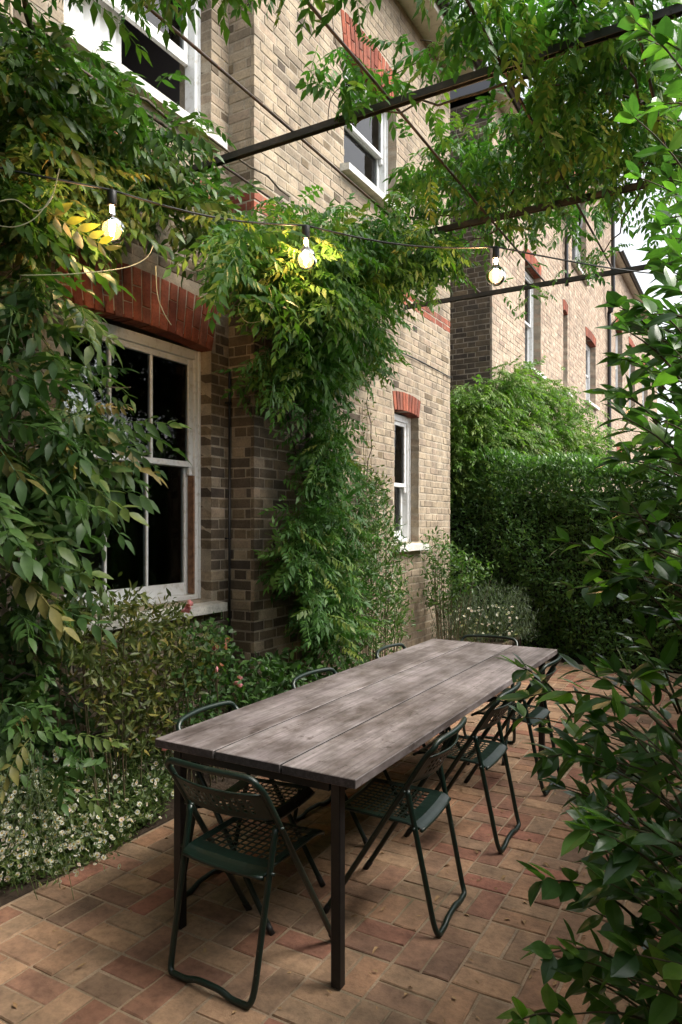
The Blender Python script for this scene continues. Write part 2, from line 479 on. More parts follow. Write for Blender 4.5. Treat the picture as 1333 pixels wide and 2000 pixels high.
def glass_mat():
    m, nt, N, L, bs = mat('window_glass')
    N.remove(bs)
    fr = nd(nt, 'ShaderNodeFresnel'); fr.inputs['IOR'].default_value = 1.5
    tr = nd(nt, 'ShaderNodeBsdfTransparent'); tr.inputs['Color'].default_value = (0.86, 0.89, 0.88, 1)
    gl = nd(nt, 'ShaderNodeBsdfGlossy'); gl.inputs['Roughness'].default_value = 0.02
    v = coords(nt); n = noise(nt, v, 2.2, 2)
    b = nd(nt, 'ShaderNodeBump'); b.inputs['Strength'].default_value = 0.12; b.inputs['Distance'].default_value = 0.02
    L.new(n, b.inputs['Height']); L.new(b.outputs[0], gl.inputs['Normal'])
    mx = nd(nt, 'ShaderNodeMixShader')
    L.new(fr.outputs[0], mx.inputs[0]); L.new(tr.outputs[0], mx.inputs[1]); L.new(gl.outputs[0], mx.inputs[2])
    L.new(mx.outputs[0], N['Material Output'].inputs['Surface'])
    return m
M_GLASS = glass_mat()
def emit(name, col, s):
    m, nt, N, L, bs = mat(name)
    bs.inputs['Base Color'].default_value = (*col, 1)
    bs.inputs['Emission Color'].default_value = (*col, 1)
    bs.inputs['Emission Strength'].default_value = s
    bs.inputs['Roughness'].default_value = 0.1
    return m
M_FIL = emit('glowing_filament', (1.0, 0.57, 0.25), 350)
def globe_mat():
    m, nt, N, L, bs = mat('amber_globe_glass')
    N.remove(bs)
    tr = nd(nt, 'ShaderNodeBsdfTransparent')
    tl = nd(nt, 'ShaderNodeBsdfTranslucent'); tl.inputs['Color'].default_value = (1.0, 0.86, 0.66, 1)
    gl = nd(nt, 'ShaderNodeBsdfGlossy'); gl.inputs['Roughness'].default_value = 0.05
    fr = nd(nt, 'ShaderNodeFresnel'); fr.inputs['IOR'].default_value = 1.4
    m1 = nd(nt, 'ShaderNodeMixShader'); m1.inputs[0].default_value = 0.035
    L.new(tr.outputs[0], m1.inputs[1]); L.new(tl.outputs[0], m1.inputs[2])
    m2 = nd(nt, 'ShaderNodeMixShader')
    L.new(fr.outputs[0], m2.inputs[0]); L.new(m1.outputs[0], m2.inputs[1]); L.new(gl.outputs[0], m2.inputs[2])
    L.new(m2.outputs[0], N['Material Output'].inputs['Surface'])
    return m
M_BULB = globe_mat()

# ------------------------------------------------------------------ piece sets: many alike pieces, the 300 that show largest become objects
class Template:
    def __init__(s, verts, faces, mi=None, smooth=True):
        s.v = np.array(verts, np.float32)
        s.f = [tuple(f) for f in faces]
        s.mi = mi if mi is not None else [0] * len(s.f)
        s.smooth = smooth
        s.loops = np.array([i for f in s.f for i in f], np.int32)
        s.sizes = np.array([len(f) for f in s.f], np.int32)
        fc = np.array([s.v[list(f)].mean(0) for f in s.f])
        step = max(1, len(fc) // 14)
        s.samp = fc[::step]
        s.me = {}
    def mesh(s, name, mats):
        key = (name, mats[0].name)
        if key not in s.me:
            me = bpy.data.meshes.new(name)
            me.from_pydata(s.v.tolist(), [], s.f)
            for m in mats: me.materials.append(m)
            me.polygons.foreach_set('material_index', s.mi)
            me.polygons.foreach_set('use_smooth', [s.smooth] * len(s.f))
            me.update()
            s.me[key] = me
        return s.me[key]
SETS = []
class PieceSet:
    def __init__(s, parent, single, stuff, mats, templates, limit=300, minpx=9.0, prefer=0.0):
        s.parent, s.single, s.stuff, s.mats, s.T = parent, single, stuff, mats, templates
        s.limit, s.minpx = limit, minpx
        s.M, s.P, s.var, s.tint = [], [], [], []
        SETS.append(s)
    def add(s, M, P, var=None):
        M = np.asarray(M, np.float32).reshape(-1, 3, 3); P = np.asarray(P, np.float32).reshape(-1, 3)
        n = len(P)
        s.M.append(M); s.P.append(P)
        s.var.append(rng.integers(0, len(s.T), n) if var is None else np.full(n, var) if np.isscalar(var) else np.asarray(var))
    def pack(s):
        if not s.P:
            s.n = 0; return
        s.M = np.concatenate(s.M); s.P = np.concatenate(s.P); s.var = np.concatenate(s.var)
        s.n = len(s.P)
        s.tint = rng.random(s.n).astype(np.float32)
    def samples(s):
        pts, own = [], []
        for k, T in enumerate(s.T):
            idx = np.nonzero(s.var == k)[0]
            if len(idx) == 0: continue
            p = np.einsum('nij,kj->nki', s.M[idx], T.samp) + s.P[idx][:, None]
            pts.append(p.reshape(-1, 3)); own.append(np.repeat(idx, len(T.samp)))
        return np.concatenate(pts), np.concatenate(own)
    def build(s, score):
        if s.n == 0: return
        order = np.argsort(-score)
        pick = [i for i in order[:s.limit] if score[i] > 0]
        base = np.array(wloc(s.parent))
        for i in pick:
            o = bpy.data.objects.new(s.single, s.T[s.var[i]].mesh(s.single, s.mats))
            COL.objects.link(o)
            o.parent = s.parent
            m = np.eye(4); m[:3, :3] = s.M[i]; m[:3, 3] = s.P[i] - base
            o.matrix_basis = Matrix(m.tolist())
        rest = np.ones(s.n, bool); rest[pick] = False
        V, LP, SZ, MI, TI = [], [], [], [], []
        off = 0
        for k, T in enumerate(s.T):
            idx = np.nonzero((s.var == k) & rest)[0]
            if len(idx) == 0: continue
            v = (np.einsum('nij,kj->nki', s.M[idx], T.v) + s.P[idx][:, None] - base).reshape(-1, 3)
            nv = len(T.v)
            V.append(v)
            LP.append((T.loops[None] + (np.arange(len(idx)) * nv)[:, None] + off).reshape(-1))
            SZ.append(np.tile(T.sizes, len(idx))); MI.append(np.tile(np.array(T.mi), len(idx)))
            TI.append(np.repeat(s.tint[idx], nv))
            off += nv * len(idx)
        if not V: return
        V = np.concatenate(V).astype(np.float32); LP = np.concatenate(LP).astype(np.int32); SZ = np.concatenate(SZ).astype(np.int32)
        me = bpy.data.meshes.new(s.stuff)
        me.vertices.add(len(V)); me.vertices.foreach_set('co', V.ravel())
        me.loops.add(len(LP)); me.loops.foreach_set('vertex_index', LP)
        me.polygons.add(len(SZ))
        me.polygons.foreach_set('loop_start', np.concatenate([[0], np.cumsum(SZ)[:-1]]).astype(np.int32))
        me.polygons.foreach_set('material_index', np.concatenate(MI).astype(np.int32))
        me.polygons.foreach_set('use_smooth', np.full(len(SZ), s.T[0].smooth))
        for m in s.mats: me.materials.append(m)
        a = me.attributes.new('tint', 'FLOAT', 'POINT'); a.data.foreach_set('value', np.concatenate(TI))
        me.update(calc_edges=True)
        o = bpy.data.objects.new(s.stuff, me)
        link(o, s.parent)
        if len(pick) < s.n: o['kind'] = 'stuff'
OCCL = []      # points of plain surfaces that hide pieces
def finish_sets():
    bpy.context.view_layer.update()
    CELL = 4.0; W, H = 334, 500
    allp, alls, allo = [], [], []
    for k, s in enumerate(SETS):
        s.pack()
        if s.n == 0: continue
        p, o = s.samples()
        allp.append(p); alls.append(np.full(len(p), k)); allo.append(o)
    for p in OCCL:
        allp.append(p); alls.append(np.full(len(p), -1)); allo.append(np.zeros(len(p), int))
    P = np.concatenate(allp); S = np.concatenate(alls); O = np.concatenate(allo)
    x, y, z = project(P)
    cx = np.floor(x / CELL).astype(int); cy = np.floor(y / CELL).astype(int)
    ok = (z > 0.2) & (cx >= 0) & (cx < W) & (cy >= 0) & (cy < H)
    zb = np.full(W * H, 1e9)
    cell = cy * W + cx
    np.minimum.at(zb, cell[ok], z[ok])
    vis = np.zeros(len(P), bool)
    vis[ok] = z[ok] <= zb[cell[ok]] + 0.06
    for k, s in enumerate(SETS):
        if s.n == 0: continue
        q = S == k
        cnt = np.bincount(O[q], weights=vis[q].astype(float), minlength=s.n)
        tot = np.bincount(O[q], minlength=s.n)
        ext = np.array([np.ptp(T.v, axis=0).max() for T in s.T])[s.var]
        ln = np.linalg.norm(s.M, axis=1).max(1) * ext
        _, _, zz = project(s.P)
        pxs = ln * FPX / np.maximum(zz, 0.2)
        sc = cnt / np.maximum(tot, 1) * pxs
        sc[(pxs < s.minpx) | (cnt == 0)] = 0
        s.build(sc)

def frames(d, n):
    d = d / np.linalg.norm(d, axis=1, keepdims=True)
    n = n - (n * d).sum(1, keepdims=True) * d
    n = n / np.maximum(np.linalg.norm(n, axis=1, keepdims=True), 1e-6)
    x = np.cross(d, n)
    return np.stack([x, d, n], axis=2)
def scaled(Fm, s): return Fm * np.asarray(s)[:, None, None]

# leaf outlines: base at the origin, along +Y, face +Z
def leaf_geo(L=1.0, W=0.4, fold=0.12, curl=0.15, wide=0.42, hi=True, twist=0.0):
    def zc(y): return -curl * L * (y / L) ** 2
    if hi:
        ys = [0, wide * 0.55 * L, wide * L, (wide + (1 - wide) * 0.55) * L, L]
        ws = [0, 0.36 * W, 0.5 * W, 0.33 * W, 0]
        v = [(0, 0, 0)]
        for y, w in zip(ys[1:4], ws[1:4]):
            v += [(-w, y, zc(y) + fold * w * 2), (0, y, zc(y)), (w, y, zc(y) + fold * w * 2 + twist * w)]
        v.append((0, L, zc(L)))
        f = [(0, 2, 1), (0, 3, 2), (1, 2, 5, 4), (2, 3, 6, 5), (4, 5, 8, 7), (5, 6, 9, 8), (7, 8, 10), (8, 9, 10)]
    else:
        y = wide * L; w = 0.5 * W
        v = [(0, 0, 0), (-w, y, zc(y) + fold * w * 2), (0, y * 1.05, zc(y)), (w, y, zc(y) + fold * w * 2), (0, L, zc(L))]
        f = [(0, 2, 1), (0, 3, 2), (1, 2, 4), (2, 3, 4)]
    return v, f
def leaf_fine(r, L, W):
    """a near leaf: smooth blade halves creased at the midrib, wavy margin, curled tip"""
    fold, curl, side = r.uniform(.1, .4), r.uniform(-.08, .4), r.uniform(-.12, .12)
    n = 7; pw = r.uniform(.75, 1.0); ph = r.uniform(0, 6)
    V, F = [], []
    for sg in (-1, 1):
        b = len(V)
        for k in range(n + 1):
            u = k / n
            w = W * .5 * math.sin(math.pi * u ** pw) ** .85 if 0 < k < n else 0.0004
            w *= 1 + .05 * math.sin(ph + k * 2.3 + sg)
            x0, y, z = side * L * u * u, L * u, -curl * L * u * u
            zz = z + fold * w + .05 * w * math.sin(ph + 9 * u + sg * 2)
            V += [(x0, y, z), (x0 + sg * w * .55, y, z + fold * w * .62), (x0 + sg * w, y - .02 * L * u, zz)]
        for k in range(n):
            for j in (0, 1):
                q = (b + 3*k + j, b + 3*k + j + 1, b + 3*k + j + 4, b + 3*k + j + 3)
                F.append(q if sg > 0 else q[::-1])
    return Template(V, F)
def leaf_templates(n, L, W, hi=True, seed=1, curl=(0.05, 0.3), fold=(0.05, 0.25), smooth=True):
    r = random.Random(seed)
    return [Template(*leaf_geo(L, W * r.uniform(0.85, 1.15), r.uniform(*fold), r.uniform(*curl), r.uniform(0.38, 0.5), hi, r.uniform(-.2, .2)), smooth=smooth) for _ in range(n)]
def compound(r, L=0.27, pairs=5, lf=0.085, wd=0.034, hi=True, droop=0.35):
    V, F = [], []
    def put(v, f, o, ang, tilt, roll, s):
        b = len(V)
        m = Matrix.Translation(o) @ Matrix.Rotation(ang, 4, 'Z') @ Matrix.Rotation(tilt, 4, 'X') @ Matrix.Rotation(roll, 4, 'Y')
        for p in v: V.append(tuple(m @ (Vector(p) * s)))
        F.extend([tuple(b + i for i in q) for q in f])
    bend = r.uniform(-0.25, 0.25)
    def rach(t):
        y = L * t
        return Vector((bend * L * t * t, y * (1 - 0.12 * droop * t), -droop * L * t * t))
    w = 0.0018
    st = [rach(k / 5) for k in range(6)]
    for k in range(5):
        a, b_ = st[k], st[k+1]
        b = len(V)
        V.extend([(a.x - w, a.y, a.z), (a.x + w, a.y, a.z), (b_.x + w, b_.y, b_.z), (b_.x - w, b_.y, b_.z)])
        F.append((b, b+1, b+2, b+3))
    for k in range(pairs):
        t = 0.22 + 0.70 * k / (pairs - 1)
        sz = lf * (0.72 + 0.38 * math.sin(math.pi * (0.25 + 0.6 * k / (pairs - 1)))) * r.uniform(0.85, 1.12)
        for sgn in (-1, 1):
            v, f = leaf_geo(1.0, wd / lf * r.uniform(0.85, 1.15), r.uniform(0.05, 0.2), r.uniform(0.1, 0.35), 0.4, hi)
            put(v, f, rach(t + r.uniform(-.015, .015)), -sgn * (R(66) - R(20) * t + r.uniform(-.2, .2)), R(-18) + r.uniform(-.45, .25), sgn * r.uniform(-.1, .5), sz)
    v, f = leaf_geo(1.0, wd / lf, 0.1, 0.25, 0.4, hi)
    put(v, f, rach(1.0), r.uniform(-.3, .3), -droop * 1.2 + r.uniform(-.2, .1), r.uniform(-.3, .3), lf * 1.05)
    return Template(V, F)
_r = random.Random(3)
T_WIST = [compound(_r, 0.255, _r.choice((4, 5, 5, 6)), 0.080, 0.032, True, _r.uniform(0.15, 0.6)) for _ in range(8)]
T_WIST2 = [compound(_r, 0.24, _r.choice((5, 6, 6)), 0.068, 0.0275, False, _r.uniform(0.2, 0.6)) for _ in range(7)]

# brick: unit box, +X outward, front at x=0
def brick_template(r, cy=0.022, cz=0.07, ch=0.12):
    v = []
    for (x, iy, iz) in ((-1, 0, 0), (-0.0, 0, 0), (0.0, cy, cz)):
        for (sy, sz) in ((-1, -1), (1, -1), (1, 1), (-1, 1)):
            jy, jz = r.uniform(-.012, .012), r.uniform(-.03, .03)
            xx = x if x == -1 else (-ch if iy == 0 else 0)
            v.append((xx, sy * (0.5 - iy) + jy, sz * (0.5 - iz) + jz))
    f = []
    for a in (0, 4):
        for k in range(4):
            k2 = (k + 1) % 4
            f.append((a + k, a + k2, a + 4 + k2, a + 4 + k))
    f.append((8, 9, 10, 11))
    return Template(v, f, smooth=False)
_rb = random.Random(5)
T_BRICK = [brick_template(_rb) for _ in range(6)]
T_DEEP = [brick_template(_rb, ch=0.03) for _ in range(4)]
for T in T_BRICK + T_DEEP:
    T.samp = np.array([(0, y, z) for y in np.linspace(-.42, .42, 6) for z in (-.3, 0.3)], np.float32)


# ================================================================== the setting
HG = 0.075                       # brick course
WA, WB = -3.36, -3.125           # wall planes (facing +X)
YJ, YE = 4.15, 8.04              # step between them, end of the nearer wing
gm = MB(); gm.quad((-150, -150, -0.035), (150, -150, -0.035), (150, 150, -0.035), (-150, 150, -0.035))
gm.obj('ground', M_SOIL, kind='structure', label='dark garden soil')

PX0, PX1, PY0, PY1 = -2.74, 1.3, -1.6, 8.45
pav = MB()
pav.box(PX0 - .01, PX1, PY0, PY1, -0.03, -0.0045)
paving = pav.obj('paving', M_JOINT, kind='structure')
tag(paving, label='basketweave terrace of worn terracotta brick pavers')
def paver_template(r):
    v = []
    for (z, ix, iy) in ((-1, 0, 0), (-0.14, 0, 0), (0, 0.035, 0.02)):
        for (sx, sy) in ((-1, -1), (0, -1), (1, -1), (1, 0), (1, 1), (0, 1), (-1, 1), (-1, 0)):
            jx, jy = r.uniform(-.016, .016), r.uniform(-.009, .009)
            v.append((sx * (0.5 - ix) + jx, sy * (0.5 - iy) + jy, z + (r.uniform(-.05, .03) if z == 0 else 0)))
    v.append((0, 0, r.uniform(-.03, .04)))
    f = []
    for a in (0, 8):
        for k in range(8):
            k2 = (k + 1) % 8
            f.append((a + k, a + k2, a + 8 + k2, a + 8 + k))
    for k in range(8): f.append((16 + k, 16 + (k + 1) % 8, 24))
    T = Template(v, f, smooth=False)
    T.samp = np.array([(x, y, 0) for x in (-.3, 0, .3) for y in np.linspace(-.42, .42, 6)], np.float32)
    return T
T_PAV = [paver_template(random.Random(20 + i)) for i in range(8)]
pset = PieceSet(paving, 'paver', 'paver_field', [M_PAVER], T_PAV, 300)
C = 0.226
Ms, Ps = [], []
for i in range(-2, 18):
    for j in range(-16, 30):
        x0, y0 = -2.498 + i * C, 1.897 + j * C
        if x0 < PX0 or x0 + C > PX1 or y0 + C > PY1 or y0 < PY0: continue
        for k in (0, 1):
            W_ = 0.1035 + rng.uniform(-.002, .002); L_ = 0.2165 + rng.uniform(-.003, .002)
            o = (k - 0.5) * 0.113
            if (i + j) % 2 == 0: c = (x0 + C/2 + o, y0 + C/2); rot = 0
            else: c = (x0 + C/2, y0 + C/2 + o); rot = math.pi / 2
            rot += rng.normal(0, 0.008)
            if rng.random() < .5: rot += math.pi
            Rm = np.array(Matrix.Rotation(rot, 3, 'Z') @ Matrix.Rotation(rng.normal(0, .011), 3, 'X') @ Matrix.Rotation(rng.normal(0, .009), 3, 'Y'))
            Ms.append(Rm @ np.diag([W_, L_, 0.03])); Ps.append((c[0], c[1], rng.uniform(-.002, .003)))
pset.add(Ms, Ps)

bed = MB()
bn = 40
bx = np.linspace(-3.4, -2.735, 6); by = np.linspace(-2, 8.3, bn)
vv = [(x, y, 0.015 + 0.03 * rng.random() if 0 < k < 5 else -0.002) for y in by for k, x in enumerate(bx)]
ff = [(j*6+k, j*6+k+1, (j+1)*6+k+1, (j+1)*6+k) for j in range(bn - 1) for k in range(5)]
bed.add(vv, ff)
bed.obj('flower_bed_soil', M_SOIL, kind='structure', label='strip of dark soil at the foot of the house wall')

# ================================================================== brick houses
def panel(mb, axis, plane, u0, u1, z0, z1, openings, depth, inset=0.004):
    """mortar sheet with openings and their reveals; axis 'X': faces +X and runs along Y; axis '-Y': faces -Y and runs along X"""
    us = sorted({u0, u1, *[o[0] for o in openings], *[o[1] for o in openings]})
    zs = sorted({z0, z1, *[o[2] for o in openings], *[o[3] for o in openings]})
    def P(u, z, d=0.0):
        return (plane - inset - d, u, z) if axis == 'X' else (u, plane + inset + d, z)
    for a, b in zip(us, us[1:]):
        for c, d in zip(zs, zs[1:]):
            if any(o[0] <= a and b <= o[1] and o[2] <= c and d <= o[3] for o in openings): continue
            mb.quad(P(a, c), P(b, c), P(b, d), P(a, d))
    for (a, b, c, d) in openings:
        for (p, q) in (((a, c), (b, c)), ((b, c), (b, d)), ((b, d), (a, d)), ((a, d), (a, c))):
            mb.quad(P(*p), P(*q), P(q[0], q[1], depth), P(p[0], p[1], depth))

def lay_bricks(ps, axis, plane, u0, u1, z0, z1, blocks, openings=(), seed=0, red=None, redrows=(), soot=None, soot_shade_f=None):
    """Flemish bond in real courses, clipped at the openings"""
    r = random.Random(seed)
    rows = int(round((z1 - z0) / HG))
    for k in range(rows):
        za = z0 + k * HG; zc = za + HG / 2
        free = [(u0, u1)]
        for (a, b, c, d) in blocks:
            if zc + .03 > c and zc - .03 < d:
                nf = []
                for (p, q) in free:
                    if b <= p or a >= q: nf.append((p, q)); continue
                    if a > p: nf.append((p, a))
                    if b < q: nf.append((b, q))
                free = nf
        ub = math.floor((u0 - 1) / .3375) * .3375 + (0.0 if k % 2 else 0.169) + r.uniform(-.012, .012)
        while ub < u1:
            for ln in (0.2225, 0.115):
                a, b = ub + .005, ub + ln - .005
                ub += ln
                for (p, q) in free:
                    aa, bb = max(a, p), min(b, q)
                    if bb - aa < 0.03: continue
                    deep = any(abs(bb - o[0]) < .008 or abs(aa - o[1]) < .008 for o in openings)
                    h = 0.0645 + r.uniform(-.003, .002)
                    dep = 0.118 if deep else 0.03
                    pr = r.uniform(-.003, .002)
                    uc = (aa + bb) / 2; wz = zc + r.uniform(-.0015, .0015)
                    tilt = r.gauss(0, .006)
                    Rx = np.array(Matrix.Rotation(tilt, 3, 'X'))
                    M = Rx @ np.diag([dep, bb - aa, h])
                    if axis == 'X': pos = (plane + pr, uc, wz)
                    else:
                        M = np.array(Matrix.Rotation(-math.pi / 2, 3, 'Z')) @ M; pos = (uc, plane - pr, wz)
                    tgt = red if (red is not None and k in redrows) else ps
                    if tgt is ps and soot is not None and r.random() < soot_shade_f(uc, wz): tgt = soot
                    tgt.add(M, pos, (6 + r.randrange(4)) if deep else r.randrange(6))

def arch(rs, axis_plane, y0, y1, zs, height, n, camber, fan=0.2, proud=0.004, depth=0.118):
    r = random.Random(int(zs * 1000))
    c = (n - 1) / 2
    w = (y1 - y0 + 0.02) / n
    for i in range(n):
        q = (i - c) / c
        yb = (y0 + y1) / 2 + q * (y1 - y0 + .02 - w) / 2
        zb = zs + camber * (1 - q * q)
        ang = -q * fan
        parts = [(0, 0.215), (0.223, height)] if i % 2 else [(0, 0.1), (0.108, height)]
        if height < 0.24: parts = [(0, height)]
        Rx = np.array(Matrix.Rotation(ang, 3, 'X'))
        for (a, b) in parts:
            if b - a < 0.03: continue
            off = Rx @ np.array([0, 0, (a + b) / 2])
            # the templates' long side is Y: turn it upright
            M = Rx @ np.array(Matrix.Rotation(math.pi / 2, 3, 'X')) @ np.diag([depth, b - a, w - 0.009])
            rs.add(M, (axis_plane + proud + r.uniform(-.002, .002), yb + off[1], zb + off[2]), 6 + r.randrange(4))

def sash_window(house, X, y0, y1, z0, z1, cols=3, rail=None, opened=0.0, reflection_blind=None, sill=True, recess=0.11, simple_=False, sillw=0.09, tag_label=None):
    """box sash set back in its opening: frame > sashes, glazing bars, panes, sill"""
    xf = X - recess
    fw = 0.05
    f = MB()
    f.bevbox(xf - .10, xf, y0, y0 + fw, z0, z1); f.bevbox(xf - .10, xf, y1 - fw, y1, z0, z1)
    f.bevbox(xf - .10, xf - .001, y0 + fw, y1 - fw, z1 - .07, z1); f.bevbox(xf - .10, xf - .001, y0 + fw, y1 - fw, z0, z0 + .035)
    f.bevbox(xf - .1, xf + .012, y0 - .0, y0 + .018, z0 + .001, z1 - .001, .002); f.bevbox(xf - .1, xf + .012, y1 - .018, y1, z0 + .001, z1 - .001, .002)
    win = f.wobj('window', M_WHITE, house)
    if tag_label: win['label'] = tag_label
    a, b = y0 + fw, y1 - fw
    zr = rail if rail else (z0 + z1) / 2
    for which in ('upper', 'lower'):
        if which == 'upper': c, d, xs = zr - .02, z1 - .07, xf - .018
        else: c, d, xs = z0 + .035 + opened, zr + .022 + opened, xf - .060
        st = 0.045
        br = 0.04 if which == 'upper' else 0.085
        s = MB()
        s.bevbox(xs - .035, xs, a + .001, a + st, c, d, .003); s.bevbox(xs - .035, xs, b - st, b - .001, c, d, .003)
        s.bevbox(xs - .035, xs - .0008, a + st, b - st, d - .042, d, .003); s.bevbox(xs - .035, xs - .0008, a + st, b - st, c, c + br, .003)
        if which == 'upper' and not simple_:
            for yy in (a + .001, b - st + .008):
                s.bevbox(xs - .034, xs - .002, yy, yy + .036, c - .06, c - .0005, .006)      # horns
        sh = s.wobj('sash', M_WHITE, win)
        w = (b - a - 2 * st) / cols
        for k in range(cols):
            p = MB(); p.box(xs - .020, xs - .016, a + st + k * w - .004, a + st + (k + 1) * w + .004, c + br - .006, d - .036)
            p.wobj('pane', M_GLASS, win)
            if k:
                g = MB(); yb = a + st + k * w
                g.bevbox(xs - .030, xs - .004, yb - .010, yb + .010, c + br - .001, d - .041, .003)
                g.wobj('glazing_bar', M_WHITE, win)
    if reflection_blind:  # white sheet added to stand in for sky reflected in the glass
        bl = MB(); ny = 24
        vs_ = []; fs_ = []
        for k in range(ny + 1):
            y = a + .02 + (b - a - .04) * k / ny
            xx = xf - .118 + .010 * math.sin(k * 2.1)
            vs_ += [(xx, y, reflection_blind[0]), (xx, y, reflection_blind[1])]
        fs_ = [(2*k, 2*k+2, 2*k+3, 2*k+1) for k in range(ny)]
        bl.add(vs_, fs_, 0, True)
        bl.wobj('reflection_blind', M_WINCLOTH, win)
    if sill:
        s = MB()
        xo = X + sillw; e = 0.07
        s.add([(xf - .02, y0 - e, z0 - .075), (xo, y0 - e, z0 - .085), (xo, y1 + e, z0 - .085), (xf - .02, y1 + e, z0 - .075),
               (xf - .02, y0 - e, z0 - .001), (xo, y0 - e, z0 - .025), (xo, y1 + e, z0 - .025), (xf - .02, y1 + e, z0 - .001)],
              [(0,3,2,1),(4,5,6,7),(0,1,5,4),(1,2,6,5),(2,3,7,6),(3,0,4,7)])
        s.wobj('sill', M_STONE, win)
    return win

house = empty('brick_house', (WA, 3.0, 0), label='yellow stock brick house with white sash windows and red brick window arches beside the table', cat='house')
ZT_A, ZT_B = 8.25, 6.975
# openings (y0, y1, z0, z1)
OA1 = (2.69, 3.954, 1.07, 2.865); OA2 = (2.69, 3.954, 4.40, 6.6)
OB1 = (6.50, 7.11, 1.42, 2.775); OB2 = (5.47, 6.55, 4.80, 5.87)
def blocked(o, h, sill=True):
    out = [(o[0], o[1], o[2], o[3]), (o[0] - .05, o[1] + .05, o[3] - .001, o[3] + h + .03)]
    if sill: out.append((o[0] - .07, o[1] + .07, o[2] - .085, o[2]))
    return out
def whole(o, top=.05): return (o[0], o[1], o[2], o[3] + top)
mA = MB(); panel(mA, 'X', WA, -3.0, YJ + .006, 0, ZT_A, [whole(OA1), whole(OA2)], 0.30)
wallA = mA.wobj('wall', M_MORTAR, house)
mB = MB(); panel(mB, 'X', WB, YJ + .006, YE, 0, ZT_B, [whole(OB1, .02), whole(OB2, .04)], 0.30)
wallB = mB.wobj('wall', M_MORTAR, house)
mR = MB(); panel(mR, '-Y', YJ, WA - .006, WB - .006, 0, ZT_A, [], 0.1)
wallR = mR.wobj('wall', M_MORTAR, house)
TB = T_BRICK + T_DEEP
psA = PieceSet(wallA, 'brick', 'brickwork', [M_STOCK], TB, 90)
psB = PieceSet(wallB, 'brick', 'brickwork', [M_STOCK], TB, 170)
psR = PieceSet(wallR, 'brick', 'brickwork', [M_STOCK], TB, 40)
soot_shadeA = PieceSet(wallA, 'brick', 'sooty_shaded_brickwork', [M_SOOT_SHADE], TB, 50)
soot_shadeB = PieceSet(wallB, 'brick', 'sooty_shaded_brickwork', [M_SOOT_SHADE], TB, 70)
soot_shadeR = PieceSet(wallR, 'brick', 'sooty_shaded_brickwork', [M_SOOT_SHADE], TB, 40)
def soot_shade_low(u, z): return float(np.interp(z, [2.4, 3.5, 4.2], [.85, .6, .08]))  # more dark bricks low down: soot, with the wall's shade painted in
def soot_shade_wing(u, z): return float(np.interp(z, [0.6, 3.3, 4.2], [1, .8, .06]) * np.interp(u, [4.4, 5.6, 6.4], [.85, .45, .02]))
bandm = MB(); bandm.box(WA - .02, WA - .012, -2.9, YJ, 3.95, 4.08); bandm.box(WB - .02, WB - .012, YJ + .02, YE - .01, 3.95, 4.08)
string_course = bandm.wobj('string_course', M_MORTAR, house)
rsc = PieceSet(string_course, 'brick', 'brickwork', [M_RED], TB, 40)
for o, X, h, n, cam_ in ((OA1, WA, .335, 17, .032), (OA2, WA, .335, 17, .05), (OB1, WB, .19, 9, .02), (OB2, WB, .30, 15, .04)):
    am = MB(); am.box(X - .10, X - .0065, o[0] - .02, o[1] + .02, o[3] + cam_ + .03, o[3] + h + .02)
    ao = am.wobj('window_arch', M_MORTAR, house)
    aset = PieceSet(ao, 'arch_brick', 'arch_brickwork', [M_RED], TB, 60)
    arch(aset, X, o[0], o[1], o[3], h, n, cam_)
rowred = [int(3.94 / HG), int(3.94 / HG) + 1]
blA = blocked(OA1, .36) + blocked(OA2, .36)
blB = blocked(OB1, .2) + blocked(OB2, .32)
lay_bricks(psA, 'X', WA, -2.9, YJ - .002, 0, ZT_A, blA, [OA1, OA2], seed=1, red=rsc, redrows=rowred, soot=soot_shadeA, soot_shade_f=soot_shade_low)
lay_bricks(psB, 'X', WB, YJ, YE, 0, ZT_B, blB, [OB1, OB2], seed=2, red=rsc, redrows=rowred, soot=soot_shadeB, soot_shade_f=soot_shade_wing)
lay_bricks(psR, '-Y', YJ, WA, WB - .034, 0, ZT_A, [], [], seed=3, red=rsc, redrows=rowred, soot=soot_shadeR, soot_shade_f=soot_shade_low)
sash_window(house, WA, *OA1, cols=3, rail=2.04, tag_label='large dark sash window with white frame above the shrubs')
w2 = sash_window(house, WA, *OA2, cols=1, rail=5.50, opened=0.50, reflection_blind=(5.0, 6.5))
cu = MB(); ny = 30
cu.add([(WA - .30 + .018 * math.sin(k * 1.9), 2.76 + .62 * k / ny, z) for k in range(ny + 1) for z in (4.45, 6.5)], [(2*k, 2*k+2, 2*k+3, 2*k+1) for k in range(ny)], 0, True)
cu.wobj('curtain', M_WINCLOTH, w2)
sash_window(house, WB, *OB1, cols=1, rail=2.03)
sash_window(house, WB, *OB2, cols=1, rail=5.36, reflection_blind=(4.84, 5.8))
# bare wood strip in the lower sash channel
tm = MB(); tm.box(WA - .11 - .052, WA - .1115, OA1[1] - .068, OA1[1] - .0515, OA1[2] + .04, 1.96)
tm.wobj('sash_channel', M_TIMBER, house)
